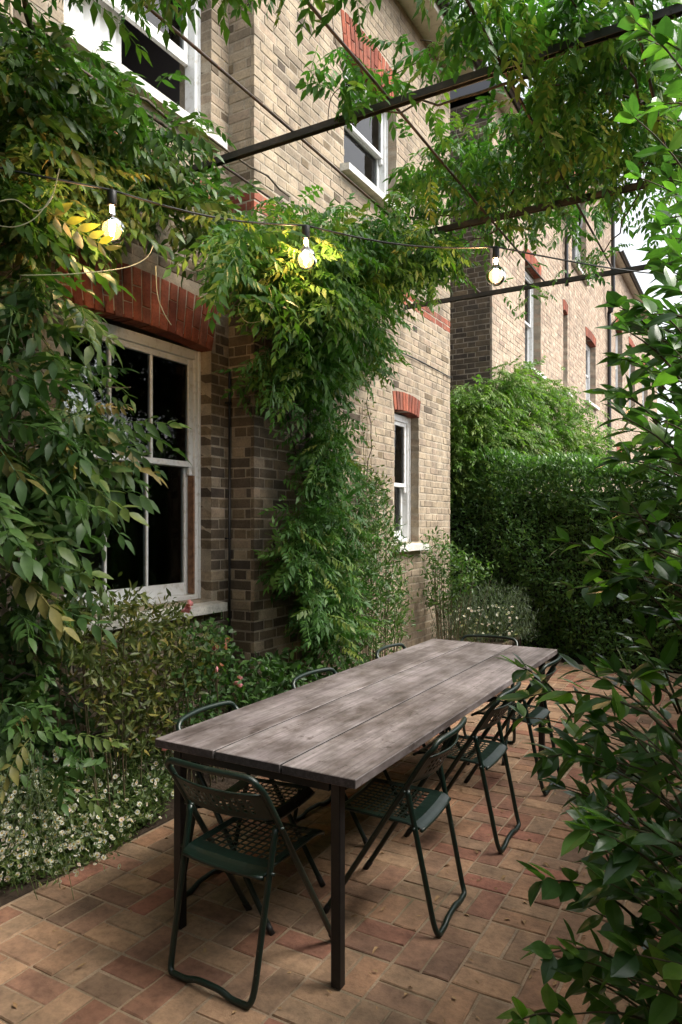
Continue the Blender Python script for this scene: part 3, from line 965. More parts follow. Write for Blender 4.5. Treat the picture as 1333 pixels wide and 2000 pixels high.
# body behind: other walls, floors and roofs keep the rooms dark
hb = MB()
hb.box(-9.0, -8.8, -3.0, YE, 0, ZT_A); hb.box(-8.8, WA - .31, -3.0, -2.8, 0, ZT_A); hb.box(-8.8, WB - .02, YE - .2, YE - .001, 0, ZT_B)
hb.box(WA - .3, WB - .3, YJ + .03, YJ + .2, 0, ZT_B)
hb.wobj('outer_wall', M_SOOT_SHADE, house)
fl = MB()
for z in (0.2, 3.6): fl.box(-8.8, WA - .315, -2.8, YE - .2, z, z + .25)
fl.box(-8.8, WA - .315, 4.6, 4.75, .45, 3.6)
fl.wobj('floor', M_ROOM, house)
rf = MB()
rf.add([(-6.0, YJ - .2, 8.9), (-2.80, YJ - .0, 7.06), (-2.80, YE + .14, 7.06), (-6.0, YE + .14, 8.9), (-6.0, YJ - .2, 8.78), (-2.8, YJ, 6.99 + .03), (-2.8, YE + .14, 6.99 + .03), (-6.0, YE + .14, 8.78), (-9.1, YJ, 7.06), (-9.1, YE + .14, 7.06)],
       [(0,1,2,3), (7,6,5,4), (1,5,6,2), (2,6,7,3), (0,3,9,8)])
rf.add([(WA + .25, -3.2, 8.3), (WA + .25, YJ + .1, 8.3), (-6.2, YJ + .1, 10.6), (-6.2, -3.2, 10.6), (-9.2, YJ + .1, 8.3), (-9.2, -3.2, 8.3)], [(0,1,2,3), (3,2,4,5), (1,4,2), (0,3,5)])
rf.wobj('roof', M_SLATE, house)
ev = MB(); ev.bevbox(WB - .05, -2.84, YJ + .01, YE + .13, 6.985, 7.018, .004); ev.bevbox(-2.838, -2.815, YJ + .01, YE + .13, 6.93, 7.045, .004)
ev.wobj('soffit_board', M_CREAM, house)
def gutter_path(x, z, y0, y1, r=0.055):
    g = MB(); n = 9
    vs_ = []
    for y in (y0, y1):
        for k in range(n):
            a = math.pi + math.pi * k / (n - 1)
            vs_.append((x + r * math.cos(a), y, z + r * math.sin(a)))
    g.add(vs_, [(k, k + 1, n + k + 1, n + k) for k in range(n - 1)], 0, True)
    return g
gutter_path(-2.755, 7.05, YJ, YE + .16).wobj('gutter', M_BLACK, house)
cb = MB(); cb.tube(smooth_path([(WB + .012, 5.3, 3.40), (WB + .010, 6.2, 3.375), (WB + .014, 7.1, 3.385), (WB + .012, 8.03, 3.37)]), 0.007, 6)
cb.wobj('wall_cable', M_RUBBER, house)
dp = MB(); dp.tube([(WA + .035, YJ - .035, 0.0), (WA + .035, YJ - .035, 2.75)], 0.009, 8)
for z in (.5, 1.5, 2.5): dp.box(WA, WA + .045, YJ - .046, YJ - .024, z, z + .012)
dp.wobj('conduit', M_BLACK, house)

# ---- the terrace next door
NX = WB
def simple_house(name, y0, y1, ztop, loc, label, wins, seed, face=True, bm=None):
    h = empty(name, loc, label=label, cat='house', group='houses further along the terrace')
    m = MB(); ops = [w[:4] for w in wins]
    panel(m, 'X', NX, y0, y1, 0, ztop, [(a, b, c, d + .03) for a, b, c, d in ops], 0.28)
    if face: panel(m, '-Y', y0, -8, NX - .006, 0, ztop, [], .1)
    m.box(-8.2, -8.0, y0, y1, 0, ztop); m.box(-8.0, NX - .3, y1 - .2, y1 - .001, 0, ztop)
    for z in (3.6, 6.6): m.box(-8, NX - .3, y0 + .1, y1 - .2, z, z + .2)
    w = m.wobj('wall', M_MORTAR, h)
    ps = PieceSet(w, 'brick', 'brickwork', [bm or M_STOCK], TB, 60, minpx=14)
    bl = []
    for o in ops: bl += blocked(o, .2)
    lay_bricks(ps, 'X', NX, y0, y1, 2.1, ztop, bl, ops, seed=seed)
    if face:
        ps2 = PieceSet(w, 'brick', 'brickwork', [M_SOOT_SHADE], TB, 60, minpx=14)  # end face takes the dark bricks; its shade is in the colour
        lay_bricks(ps2, '-Y', y0, -4.6, NX - .034, 2.1, ztop, [], [], seed=seed + 1)
    for o in wins:
        sash_window(h, NX, *o[:4], cols=1, reflection_blind=(o[2] + .1, o[3] - .1) if o[4] else None, simple_=True, recess=.14, sillw=.08)
        am = MB(); am.box(NX - .10, NX - .0065, o[0] - .02, o[1] + .02, o[3] + .05, o[3] + .22)
        ao = am.wobj('window_arch', M_MORTAR, h)
        aset = PieceSet(ao, 'arch_brick', 'arch_brickwork', [M_RED], TB, 20, minpx=8)
        arch(aset, NX, o[0], o[1], o[3], .2, max(5, int((o[1] - o[0]) / .08)), .03)
    r_ = MB()
    r_.add([(NX + .2, y0 - .1, ztop + .05), (NX + .2, y1 - .01, ztop + .05), (-5.6, y1 - .01, ztop + 1.7), (-5.6, y0 - .1, ztop + 1.7), (-8.4, y0 - .1, ztop + .05), (-8.4, y1 - .01, ztop + .05)],
           [(0,1,2,3), (3,2,5,4), (0,3,4), (1,5,2)])
    r_.wobj('roof', M_SLATE, h)
    e_ = MB(); e_.bevbox(NX - .02, NX + .19, y0 - .08, y1 - .02, ztop + .005, ztop + .035, .004)
    e_.wobj('soffit_board', M_CREAM, h)
    gutter_path(NX + .25, ztop + .06, y0 - .1, y1 - .02).wobj('gutter', M_BLACK, h)
    return h
n1 = simple_house('terraced_house', 9.64, 14.5, 7.6, (NX, 12.0, 0), 'shade-coloured brick end wall of the house beyond the hedge with a tall white sash window',
                  [(11.30, 12.30, 4.18, 5.86, 1), (13.98, 14.36, 4.2, 5.75, 0)], 11, bm=M_PALE)
n2 = simple_house('terraced_house', 14.52, 19.4, 9.6, (NX, 17.0, 0), 'taller brick house with an upper white window and black downpipe, second beyond the hedge',
                  [(14.75, 16.2, 6.95, 8.7, 1), (16.15, 17.3, 4.35, 5.75, 1)], 13, face=True, bm=M_PALE)
n3 = simple_house('terraced_house', 19.42, 30.0, 8.6, (NX, 24.0, 0), 'pale brick house with white windows at the far end of the terrace',
                  [(20.1, 21.3, 5.0, 7.0, 1), (22.5, 23.8, 5.0, 7.0, 1), (20.3, 21.3, 1.6, 3.6, 1), (25.5, 27.0, 5.0, 7.0, 1)], 15, face=False, bm=M_PALE)
d2 = MB()
d2.tube(smooth_path([(NX + .07, 18.7, 0.1), (NX + .07, 18.7, 4.0), (NX + .07, 18.7, 6.6), (NX + .07, 18.7, 6.9), (NX + .20, 18.5, 7.25), (NX + .20, 18.45, 7.6), (NX + .22, 18.3, 9.55)], 4), 0.05, 8)
d2.lathe([(0.05, -.12), (0.09, .05), (0.11, .12), (0.11, .16)], (NX + .12, 18.62, 7.0), 12)
d2.wobj('downpipe', M_BLACK, n2)
d3 = MB()
d3.tube(smooth_path([(NX + .06, 14.0, 6.2), (NX + .06, 14.0, 7.05), (NX + .10, 14.15, 7.25), (NX + .24, 14.3, 7.4), (NX + .25, 14.35, 7.6)], 4), 0.04, 8)
d3.wobj('downpipe', M_BLACK, n1)

# raised brick bed below the hedge
rbm = MB(); rbm.box(-3.6, -2.35, 7.62, 8.35, -.02, .26)
rbed = rbm.obj('raised_bed', M_SOIL, None, label='low raised brick bed of white flowers below the hedge', cat='planter')
rbs = PieceSet(rbed, 'brick', 'brickwork', [M_SOOT_SHADE], TB, 60, minpx=6)
lay_bricks(rbs, '-Y', 7.62, -3.1, -2.35, 0, .30, [], [], seed=30)
lay_bricks(rbs, 'X', -2.35, 7.62, 8.35, 0, .30, [], [], seed=31)

# ================================================================== pergola
PH = 3.895
perg = empty('pergola', (-1.7, 4.0, 0), label='dark weathered steel pergola frame carrying the climbers over the table', cat='pergola')
def angle_iron(mb, x0, x1, y, z, w=0.039, t=0.006):
    mb.box(x0, x1, y - w / 2, y - w / 2 + t, z - w, z)
    mb.box(x0, x1, y - w / 2 + t + .0002, y + w / 2, z - t, z - .0002)
    mb.box(x0, x1, y + w / 2 - t, y + w / 2 - .0002, z - w, z - t - .0002)
for (y, xl) in ((-0.2, WA), (1.7, WA), (3.45, WA), (5.11, WB), (6.75, WB)):
    m = MB(); angle_iron(m, xl - .02, 0.06, y, PH)
    m.wobj('beam', M_STEEL, perg)
for x in (-2.93, -2.32, -1.69, -1.075, -.45):
    m = MB(); m.tube([(x, y, PH + .010 + .006 * math.sin(y * 1.3 + x)) for y in np.linspace(-1.4, 6.92, 14)], 0.0085, 7)
    m.wobj('rod', M_ROD, perg)
for y in (-.2, 3.45, 6.75):
    m = MB(); m.bevbox(0.0, .06, y - .03, y + .03, -.02, PH - .046, .004); m.wobj('post', M_STEEL, perg)
m = MB(); m.bevbox(-.0005, .05, -.6, 7.0, PH + .001, PH + .045, .004); m.wobj('beam', M_STEEL, perg)

# ================================================================== festoon lights
fest = empty('string_lights', (-2.09, 3.24, 3.2), label='black cable with three lit globe bulbs hanging under the pergola', cat='string lights')
bulbs = []
for (px, py, t) in ((219, 449, 3.3), (598, 507, 3.85), (969, 539, 4.5)):
    bulbs.append(Vector(at_t(np.array(px), np.array(py), np.array(t))))
tops = [b + Vector((0, 0, 0.185)) for b in bulbs]
path = [Vector((WA + .02, 0.85, 3.22))] + tops + [Vector((0.0, 6.72, 3.62))]
wire = []
for a, b in zip(path, path[1:]):
    for k in range(8):
        u = k / 8
        p = a.lerp(b, u); p.z -= 0.05 * math.sin(math.pi * u) * min(1, (b - a).length / 1.2); wire.append(p)
wire.append(path[-1])
m = MB(); m.tube(wire, 0.0052, 6); m.wobj('cable', M_RUBBER, fest)
for b in bulbs:
    m = MB(); m.lathe([(0.004, .187), (.014, .186), (.0225, .176), (.0225, .118), (.020, .112), (.018, .112)], b, 16)
    so = m.wobj('socket', M_RUBBER, fest)
    rG = 0.0625
    prof = [(0.0155, .115), (.0165, .085), (.020, .068)]
    for k in range(13):
        a = R(62) - (R(62) + math.pi / 2) * k / 12
        prof.append((max(rG * math.cos(a), .0004), rG * math.sin(a)))
    m = MB(); m.lathe(prof, b, 24); m.wobj('bulb', M_BULB, so)
    m = MB(); m.lathe([(.0005, .108), (.009, .106), (.011, .09), (.012, .04), (.013, .01), (.011, -.008), (.0005, -.014)], b, 14); m.wobj('filament', M_FIL, so)

# ================================================================== table
TX0, TX1, TY0, TY1, TH = -2.07, -1.15, 2.09, 4.97, 0.75
table = empty('dining_table', ((TX0 + TX1) / 2, (TY0 + TY1) / 2, 0), label='long weathered grey wooden plank table on black steel legs', cat='table')
pw = (TX1 - TX0) / 3
for k in range(3):
    v, f = bevel_box(TX0 + k * pw + (.0045 if k else 0), TX0 + (k + 1) * pw - (.0045 if k < 2 else 0), TY0, TY1, TH - .033, TH, .0025)
    m = MB()
    va = np.array(v)
    ends = (TY0, TY1)
    xin = ([TX0 + k * pw + .0045] if k else []) + ([TX0 + (k + 1) * pw - .0045] if k < 2 else [])
    for q in f:
        gap_side = len(q) == 4 and any(np.all(np.abs(va[list(q)][:, 0] - xe) < 1e-5) for xe in xin)
        cut = len(q) == 4 and any(np.all(np.abs(va[list(q)][:, 1] - ye) < 1e-5) for ye in ends)
        m.add([v[i] for i in q], [tuple(range(len(q)))], 1 if gap_side else 2 if cut else 0)
    m.wobj('plank', [M_WOOD, M_GAP_SHADE, M_ENDGRAIN], table)
for x in (TX0 + .095, TX1 - .095):
    for y in (TY0 + .045, TY1 - .045):
        m = MB(); m.bevbox(x - .019, x + .019, y - .019, y + .019, 0.0, TH - .034, .003); m.wobj('leg', M_LEG, table)
for x in (TX0 + .095, TX1 - .095):
    m = MB(); m.bevbox(x - .02, x + .02, TY0 + .068, TY1 - .068, TH - .072, TH - .0345, .003); m.wobj('side_rail', M_LEG, table)
for y in (TY0 + .045, (TY0 + TY1) / 2, TY1 - .045):
    m = MB(); m.bevbox(TX0 + .118, TX1 - .118, y - .02, y + .02, TH - .070, TH - .0346, .003); m.wobj('cross_rail', M_LEG, table)
gx, gy = np.meshgrid(np.linspace(TX0, TX1, 120), np.linspace(TY0, TY1, 260))
OCCL.append(np.stack([gx.ravel(), gy.ravel(), np.full(gx.size, TH)], 1))

# ================================================================== chairs
CHAIR_MESH = {}
def perforated(mb, x0, x1, y0, y1, nx, ny, hole, zf, th=0.0022):
    """sheet with a grid of square holes; zf(x, y) gives its height"""
    px_, py_ = (x1 - x0) / nx, (y1 - y0) / ny
    for i in range(nx):
        for j in range(ny):
            a, b, c, d = x0 + i * px_, x0 + (i + 1) * px_, y0 + j * py_, y0 + (j + 1) * py_
            cx, cy, h = (a + b) / 2, (c + d) / 2, hole / 2
            o = [(a, c), (b, c), (b, d), (a, d)]; q = [(cx - h, cy - h), (cx + h, cy - h), (cx + h, cy + h), (cx - h, cy + h)]
            vs_ = [(*p, zf(*p)) for p in o + q] + [(*p, zf(*p) - th) for p in o + q]
            fs_ = []
            for k in range(4):
                k2 = (k + 1) % 4
                fs_.append((k, k2, 4 + k2, 4 + k)); fs_.append((8 + k2, 8 + k, 12 + k, 12 + k2)); fs_.append((4 + k, 4 + k2, 12 + k2, 12 + k))
            mb.add(vs_, fs_)
def sheet(mb, x0, x1, y0, y1, zf, nx=6, ny=3, th=0.0022):
    vs_ = []
    for j in range(ny + 1):
        for i in range(nx + 1):
            x, y = x0 + (x1 - x0) * i / nx, y0 + (y1 - y0) * j / ny
            vs_.append((x, y, zf(x, y)))
    for j in range(ny + 1):
        for i in range(nx + 1):
            x, y = x0 + (x1 - x0) * i / nx, y0 + (y1 - y0) * j / ny
            vs_.append((x, y, zf(x, y) - th))
    w = nx + 1; o = w * (ny + 1)
    fs_ = []
    for j in range(ny):
        for i in range(nx):
            q = (j*w+i, j*w+i+1, (j+1)*w+i+1, (j+1)*w+i)
            fs_.append(q); fs_.append(tuple(o + k for k in q[::-1]))
    mb.add(vs_, fs_)
def chair_parts():
    D = {}
    # main tube: front foot, up and back to the backrest hoop, down to the other front foot
    def fy(z): return 0.26 - 0.46 * z / 0.735
    half = [(-.21, .26, .0), (-.21, fy(.2), .2), (-.21, fy(.43), .43), (-.21, fy(.6), .6), (-.209, fy(.70), .70), (-.203, -.212, .742), (-.185, -.222, .763), (-.155, -.231, .771), (-.08, -.244, .774), (0, -.249, .775)]
    full = half + [(-x, y, z) for (x, y, z) in half[-2::-1]]
    m = MB(); m.tube(smooth_path(full, 4), 0.0115, 8); D['frame'] = m
    # rear legs: one U on the floor, kinked up in the middle
    def ry(z): return -.222 + .21 * z
    h2 = [(-.197, ry(.565), .565), (-.194, ry(.43), .43), (-.190, ry(.2), .2), (-.187, ry(.06), .06), (-.176, -.224, .018), (-.150, -.225, .0115), (-.10, -.225, .0115), (-.055, -.225, .024), (0, -.225, .026)]
    f2 = h2 + [(-x, y, z) for (x, y, z) in h2[-2::-1]]
    m = MB(); m.tube(smooth_path(f2, 4), 0.0115, 8); D['rear_leg'] = m
    # seat
    def zs(x, y):
        z = .432 + .012 * (y + .155) / .38 - .010 * (1 - (x / .18) ** 2)
        if y < -.13: z -= 0.6 * (-.13 - y)
        if y > .205: z -= 0.8 * (y - .205)
        return z
    m = MB()
    x0, x1, y0, y1 = -.156, .156, -.078, .19
    perforated(m, x0, x1, y0, y1, 10, 9, .0232, zs)
    sheet(m, -.182, .182, -.157, y0, zs, 8, 5); sheet(m, -.182, .182, y1, .228, zs, 8, 3)
    sheet(m, -.182, x0, y0, y1, zs, 2, 4); sheet(m, x1, .182, y0, y1, zs, 2, 4)
    for (ya, s_) in ((-.157, -1), (.228, 1)):
        m.tube([(x, ya, zs(x, ya) - .007) for x in np.linspace(-.182, .182, 9)], 0.0075, 7)
    for sx in (-1, 1):
        m.tube([(sx * .182, y, zs(.182, y) - .005) for y in np.linspace(-.15, .222, 8)], 0.006, 6)
    D['seat'] = m
    # backrest panel below the hoop
    def yb(x, z): return fy(z) - .004 - .045 * (1 - (x / .2) ** 2)
    tmp = MB()
    perforated(tmp, -.16, .16, .617, .683, 11, 3, .0145, lambda x, y: 0)
    sheet(tmp, -.198, -.16, .597, .70, lambda x, y: 0, 2, 3); sheet(tmp, .16, .198, .597, .70, lambda x, y: 0, 2, 3)
    sheet(tmp, -.16, .16, .597, .617, lambda x, y: 0, 11, 1); sheet(tmp, -.16, .16, .683, .70, lambda x, y: 0, 11, 1)
    m = MB()
    m.add([(x, yb(x, z) + d, z) for (x, z, d) in tmp.v], tmp.f)
    m.tube([(x, yb(x, .701), .701) for x in np.linspace(-.198, .198, 13)], 0.0045, 6)
    m.tube([(x, yb(x, .597), .597) for x in np.linspace(-.198, .198, 13)], 0.0045, 6)
    D['backrest'] = m
    for k, sx in enumerate((-1, 1)):
        m = MB(); m.tube([(sx * .176, -.134, .42), (sx * .214, -.134, .42)], .006, 8); D['seat_bolt.%d' % k] = m
        m = MB(); m.tube([(sx * .186, -.100, .565), (sx * .228, -.100, .565)], .0065, 8); D['pivot_bolt.%d' % k] = m
        m = MB(); m.tube([(sx * .21, .2605, 0), (sx * .21, .2345, .04)], .0132, 8); D['foot_cap.%d' % k] = m
    return D
PARTS = chair_parts()
cmesh = {k: m.mesh(k.split('.')[0], M_RUBBER if k[:8] == 'foot_cap' else M_CHAIR) for k, m in PARTS.items()}
CH = [((-1.61, 2.11), 0, 'dark green perforated folding chair at the table end nearest the white daisies'),
      ((-1.895, 2.47), -90, 'dark green folding chair on the house side, closest to the daisy border'),
      ((-1.895, 3.35), -90, 'dark green folding chair on the house side, middle of its three'),
      ((-1.895, 4.33), -90, 'dark green folding chair on the house side, closest to the hedge'),
      ((-1.285, 2.735), 90, 'dark green folding chair opposite the house, farthest from the hedge'),
      ((-1.285, 3.555), 90, 'dark green folding chair opposite the house, middle of its three'),
      ((-1.275, 4.42), 90, 'dark green folding chair opposite the house, closest to the hedge'),
      ((-1.66, 4.885), 180, 'dark green folding chair at the table end by the hedge')]
for (xy, ang, lab) in CH:
    c = empty('folding_chair', (*xy, 0), R(ang + rng.normal(0, 2.5)), lab, 'chair', 'folding chairs around the table')
    for k, me in cmesh.items():
        o = bpy.data.objects.new(k.split('.')[0], me); link(o, c)

# ================================================================== plants
def plant(name, base, label, cat='plant', group=None):
    return empty(name, base, 0, label, cat, group)
def unit(v): return v / np.maximum(np.linalg.norm(v, axis=1, keepdims=True), 1e-6)
def canopy_t(px, py, Xw, zc):
    tx = t_X(px, py, Xw); tz = np.where(py < HORZ - 20, t_Z(px, py, zc), 1e9)
    return np.minimum(np.where(tx > 0, tx, 1e9), np.where(tz > 0, tz, 1e9))
def sprays(ps, Cn, k, out, size=(0.8, 1.15), down=0.45, spread=0.07, upn=0.8):
    size = (size[0] * .72, size[1] * 1.05); down = down * .55
    """k pinnate leaves fanning out of each shoot point; out = the open side of the climber"""
    bx, by, bz = project(Cn)                    # nothing grows across the lamps
    ok = np.ones(len(Cn), bool)
    for b in bulbs:
        gx_, gy_, gz_ = project(np.array(b)[None])
        ok &= ~((np.hypot(bx - gx_[0], by - gy_[0] + 20) < 115) & (bz < gz_[0] + .15))
    Cn = Cn[ok]
    n = len(Cn)
    P = np.repeat(Cn, k, 0) + rng.normal(0, spread, (n * k, 3))
    out = np.asarray(out, float)
    d = rng.normal(0, 1, (n * k, 3)); d[:, 2] *= 0.35
    d = unit(d) + out * 0.55
    d[:, 2] -= down * rng.uniform(0.3, 1.5, n * k)
    nn = np.array([0, 0, upn]) + out * (1 - upn * .5) + rng.normal(0, .28, (n * k, 3))
    ps.add(scaled(frames(d, nn), rng.uniform(*size, n * k)), P)
def scatter(ps, P, size, out=(0, 0, 0), up=0.4, jit=0.8, nup=0.8):
    n = len(P)
    d = rng.normal(0, jit, (n, 3)) + np.asarray(out) + np.array([0, 0, up])
    nn = rng.normal(0, .55, (n, 3)) + np.array([0, 0, nup]) + np.asarray(out) * .6
    ps.add(scaled(frames(d, nn), rng.uniform(*size, n)), P)
def clumped(poly, n, k, sd):
    """points in a photo region, gathered into uneven clumps of about k"""
    cx, cy = poly_pts(poly, max(1, n // k))
    x = np.repeat(cx, k) + rng.normal(0, sd, len(cx) * k); y = np.repeat(cy, k) + rng.normal(0, sd, len(cy) * k)
    return x, y
def vine(mb, pts, r0, r1, wob=0.03, sides=6, seg=6):
    p = smooth_path(pts, seg)
    p = [q + Vector((random.gauss(0, wob), random.gauss(0, wob), random.gauss(0, wob))) if 0 < i < len(p) - 1 else q for i, q in enumerate(p)]
    mb.tube(p, [r0 + (r1 - r0) * i / (len(p) - 1) for i in range(len(p))], sides)
def A(px, py, t): return Vector(at_t(np.array(float(px)), np.array(float(py)), np.array(float(t))))

# ---- wisteria on the near wall, left of and over the large window
wa = plant('wisteria', (-3.1, 1.95, 0), 'wisteria with yellowing leaves hanging over the large dark window', 'climber')
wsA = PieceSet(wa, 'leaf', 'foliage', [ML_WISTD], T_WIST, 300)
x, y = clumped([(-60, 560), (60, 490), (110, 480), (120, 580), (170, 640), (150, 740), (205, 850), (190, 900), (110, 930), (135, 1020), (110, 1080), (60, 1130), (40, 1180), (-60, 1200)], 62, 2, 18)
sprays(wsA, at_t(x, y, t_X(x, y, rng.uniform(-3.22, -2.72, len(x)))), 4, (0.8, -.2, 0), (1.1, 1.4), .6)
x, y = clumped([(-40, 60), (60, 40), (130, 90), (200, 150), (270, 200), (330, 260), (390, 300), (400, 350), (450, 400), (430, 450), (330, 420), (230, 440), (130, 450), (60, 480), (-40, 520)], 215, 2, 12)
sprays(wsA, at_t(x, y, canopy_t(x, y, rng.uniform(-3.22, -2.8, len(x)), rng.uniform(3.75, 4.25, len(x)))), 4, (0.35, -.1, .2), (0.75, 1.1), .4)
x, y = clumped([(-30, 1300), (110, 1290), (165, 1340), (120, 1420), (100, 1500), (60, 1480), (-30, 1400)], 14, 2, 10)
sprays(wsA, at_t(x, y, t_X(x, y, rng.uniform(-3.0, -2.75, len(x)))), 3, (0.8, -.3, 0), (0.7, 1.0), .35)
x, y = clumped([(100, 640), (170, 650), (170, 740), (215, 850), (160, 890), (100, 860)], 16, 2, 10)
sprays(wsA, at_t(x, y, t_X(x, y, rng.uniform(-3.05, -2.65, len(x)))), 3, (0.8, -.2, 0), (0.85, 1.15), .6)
m = MB()
vine(m, [(-3.1, 1.95, -.02), (-3.2, 2.0, .6), (-3.24, 2.15, 1.3), (-3.27, 2.05, 2.2), (-3.2, 2.2, 3.2), (-3.1, 2.3, 3.95)], .035, .018, .012)
m.wobj('trunk', M_BARK, wa)
m = MB()
for (pts, r0) in (([(-3.2, 2.2, 3.2), (-3.0, 2.4, 3.85), (-2.9, 3.2, 3.98), (-2.85, 4.2, 3.95)], .014), ([(-3.1, 2.3, 3.95), (-2.6, 1.8, 3.95), (-2.3, 1.0, 3.97), (-2.2, 0, 3.95)], .016),
                  ([(-3.27, 2.05, 2.2), (-3.15, 1.6, 2.5), (-3.1, 1.2, 2.6)], .010), ([(-3.24, 2.15, 1.3), (-3.05, 2.5, 1.6), (-2.95, 2.8, 1.9)], .008),
                  ([(-3.25, 2.1, 1.9), (-3.05, 2.4, 2.3), (-2.9, 2.75, 2.35)], .008), ([(-3.24, 2.1, .8), (-3.0, 2.2, .9), (-2.85, 2.4, .7)], .008)):
    vine(m, pts, r0, r0 * .4, .012)
m.wobj('stem', M_BARK, wa, kind='stuff')
# pale young tendrils
for pts in ([A(-8, 395, 2.7), A(30, 390, 2.75), A(70, 412, 2.8), A(100, 390, 2.85), A(116, 330, 2.9)], [A(-8, 440, 2.72), A(30, 443, 2.72), A(70, 425, 2.75), A(104, 380, 2.8)],
            [A(40, 538, 2.9), A(140, 535, 3.0), A(240, 524, 3.2), A(285, 505, 3.3), A(300, 480, 3.35)],
            [A(305, 520, 3.4), A(308, 575, 3.4), A(320, 610, 3.4), A(335, 635, 3.4)]):
    m = MB(); m.tube(smooth_path(pts, 6), .0022, 5); m.wobj('tendril', M_TENDRIL, wa)

# ---- wisteria on the far wing of the house
wb = plant('wisteria', (-3.02, 4.9, 0), 'bright green wisteria column climbing the brick wing between the two lower windows', 'climber')
wsB = PieceSet(wb, 'leaf', 'foliage', [ML_WIST], T_WIST2, 300)
x, y = clumped([(420, 480), (450, 440), (520, 430), (600, 450), (700, 430), (790, 440), (860, 450), (880, 490), (840, 530), (780, 560), (730, 600), (640, 600), (560, 590), (490, 540), (440, 520)], 640, 3, 11)
sprays(wsB, at_t(x, y, canopy_t(x, y, rng.uniform(-3.05, -2.15, len(x)), rng.uniform(3.45, 4.15, len(x)))), 3, (0.7, -.15, 0), (0.8, 1.15), .6)
x, y = clumped([(590, 620), (725, 610), (745, 670), (715, 710), (670, 735), (620, 750), (560, 750), (490, 755), (510, 720), (560, 690)], 270, 3, 9)
sprays(wsB, at_t(x, y, t_X(x, y, rng.uniform(-3.06, -2.62, len(x)))), 3, (0.8, -.25, 0), (0.75, 1.1), .65)
x, y = clumped([(610, 770), (650, 790), (665, 870), (680, 950), (672, 1040), (675, 1130), (655, 1220), (625, 1240), (600, 1190), (585, 1130), (562, 1050), (590, 950), (615, 880)], 420, 3, 8)
sprays(wsB, at_t(x, y, t_X(x, y, rng.uniform(-3.06, -2.66, len(x)))), 3, (0.8, -.3, 0), (0.65, 1.0), .65)
m = MB()
vine(m, [(-3.02, 4.9, -.02), (-3.05, 4.85, .7), (-3.06, 4.95, 1.5), (-3.07, 4.8, 2.3), (-3.05, 4.9, 3.1), (-2.95, 4.9, 3.8)], .03, .016, .012)
m.wobj('trunk', M_BARK, wb)
m = MB()
for pts in ([(-3.05, 4.85, .7), (-3.09, 5.4, 1.3), (-3.09, 5.9, 2.2), (-3.09, 5.85, 2.8)], [(-3.06, 4.95, 1.5), (-3.07, 4.6, 2.2), (-3.05, 4.4, 2.9)],
            [(-2.95, 4.9, 3.8), (-2.7, 5.6, 3.95), (-2.3, 6.4, 3.95)], [(-2.95, 4.9, 3.8), (-2.5, 4.9, 3.96), (-1.9, 5.1, 3.95), (-1.2, 5.1, 3.97)]):
    vine(m, pts, .010, .004, .010)
m.wobj('stem', M_BARK, wb, kind='stuff')
m = MB(); m.tube(smooth_path([A(500, 560, 4.0), A(515, 545, 4.0), A(530, 575, 4.0), A(528, 610, 4.0), A(520, 622, 4.0)], 6), .002, 5); m.wobj('tendril', M_TENDRIL, wb)
m = MB(); m.tube(smooth_path([A(498, 585, 4.0), A(470, 590, 4.0), A(468, 610, 4.0), A(485, 630, 4.0), A(520, 625, 4.0)], 6), .002, 5); m.wobj('tendril', M_TENDRIL, wb)

# ---- wisteria roofing the pergola
wc = plant('wisteria', (0.12, 4.9, 0), 'dense leafy wisteria roofing the open side of the steel pergola', 'climber')
wsC = PieceSet(wc, 'leaf', 'foliage', [ML_WIST], T_WIST, 300)
dense = [(840, 0), (1330, -20), (1380, 300), (1330, 400), (1180, 400), (1100, 440), (1000, 455), (900, 440), (820, 400), (760, 390), (800, 340), (860, 270), (980, 240), (1030, 180), (1030, 110), (930, 50)]
x, y = clumped(dense, 450, 3, 12)
sprays(wsC, at_t(x, y, canopy_t(x, y, -2.4, rng.uniform(3.93, 4.4, len(x)))), 3, (0, 0, .1), (0.65, .95), .5, upn=1)
x, y = clumped([(640, 110), (760, 130), (860, 60), (850, 0), (950, 0), (930, 90), (800, 180), (740, 200), (660, 170)], 22, 2, 10)
sprays(wsC, at_t(x, y, canopy_t(x, y, -2.6, rng.uniform(3.92, 4.2, len(x)))), 3, (0, 0, .1), (0.6, .95), .5, upn=1)
x, y = clumped([(1000, 30), (1330, 0), (1333, 250), (1150, 310), (1040, 280), (1070, 200)], 60, 3, 14)
sprays(wsC, at_t(x, y, canopy_t(x, y, -2.4, rng.uniform(3.95, 4.6, len(x)))), 3, (0, 0, .1), (0.75, 1.1), .4, upn=1)
x, y = clumped([(1000, 480), (1110, 470), (1200, 440), (1215, 520), (1150, 530), (1060, 590), (960, 640), (930, 580), (1000, 560)], 14, 2, 8)
sprays(wsC, at_t(x, y, canopy_t(x, y, -2.0, rng.uniform(3.6, 4.0, len(x)))), 3, (0, 0, .1), (0.5, .8), .5, upn=1)
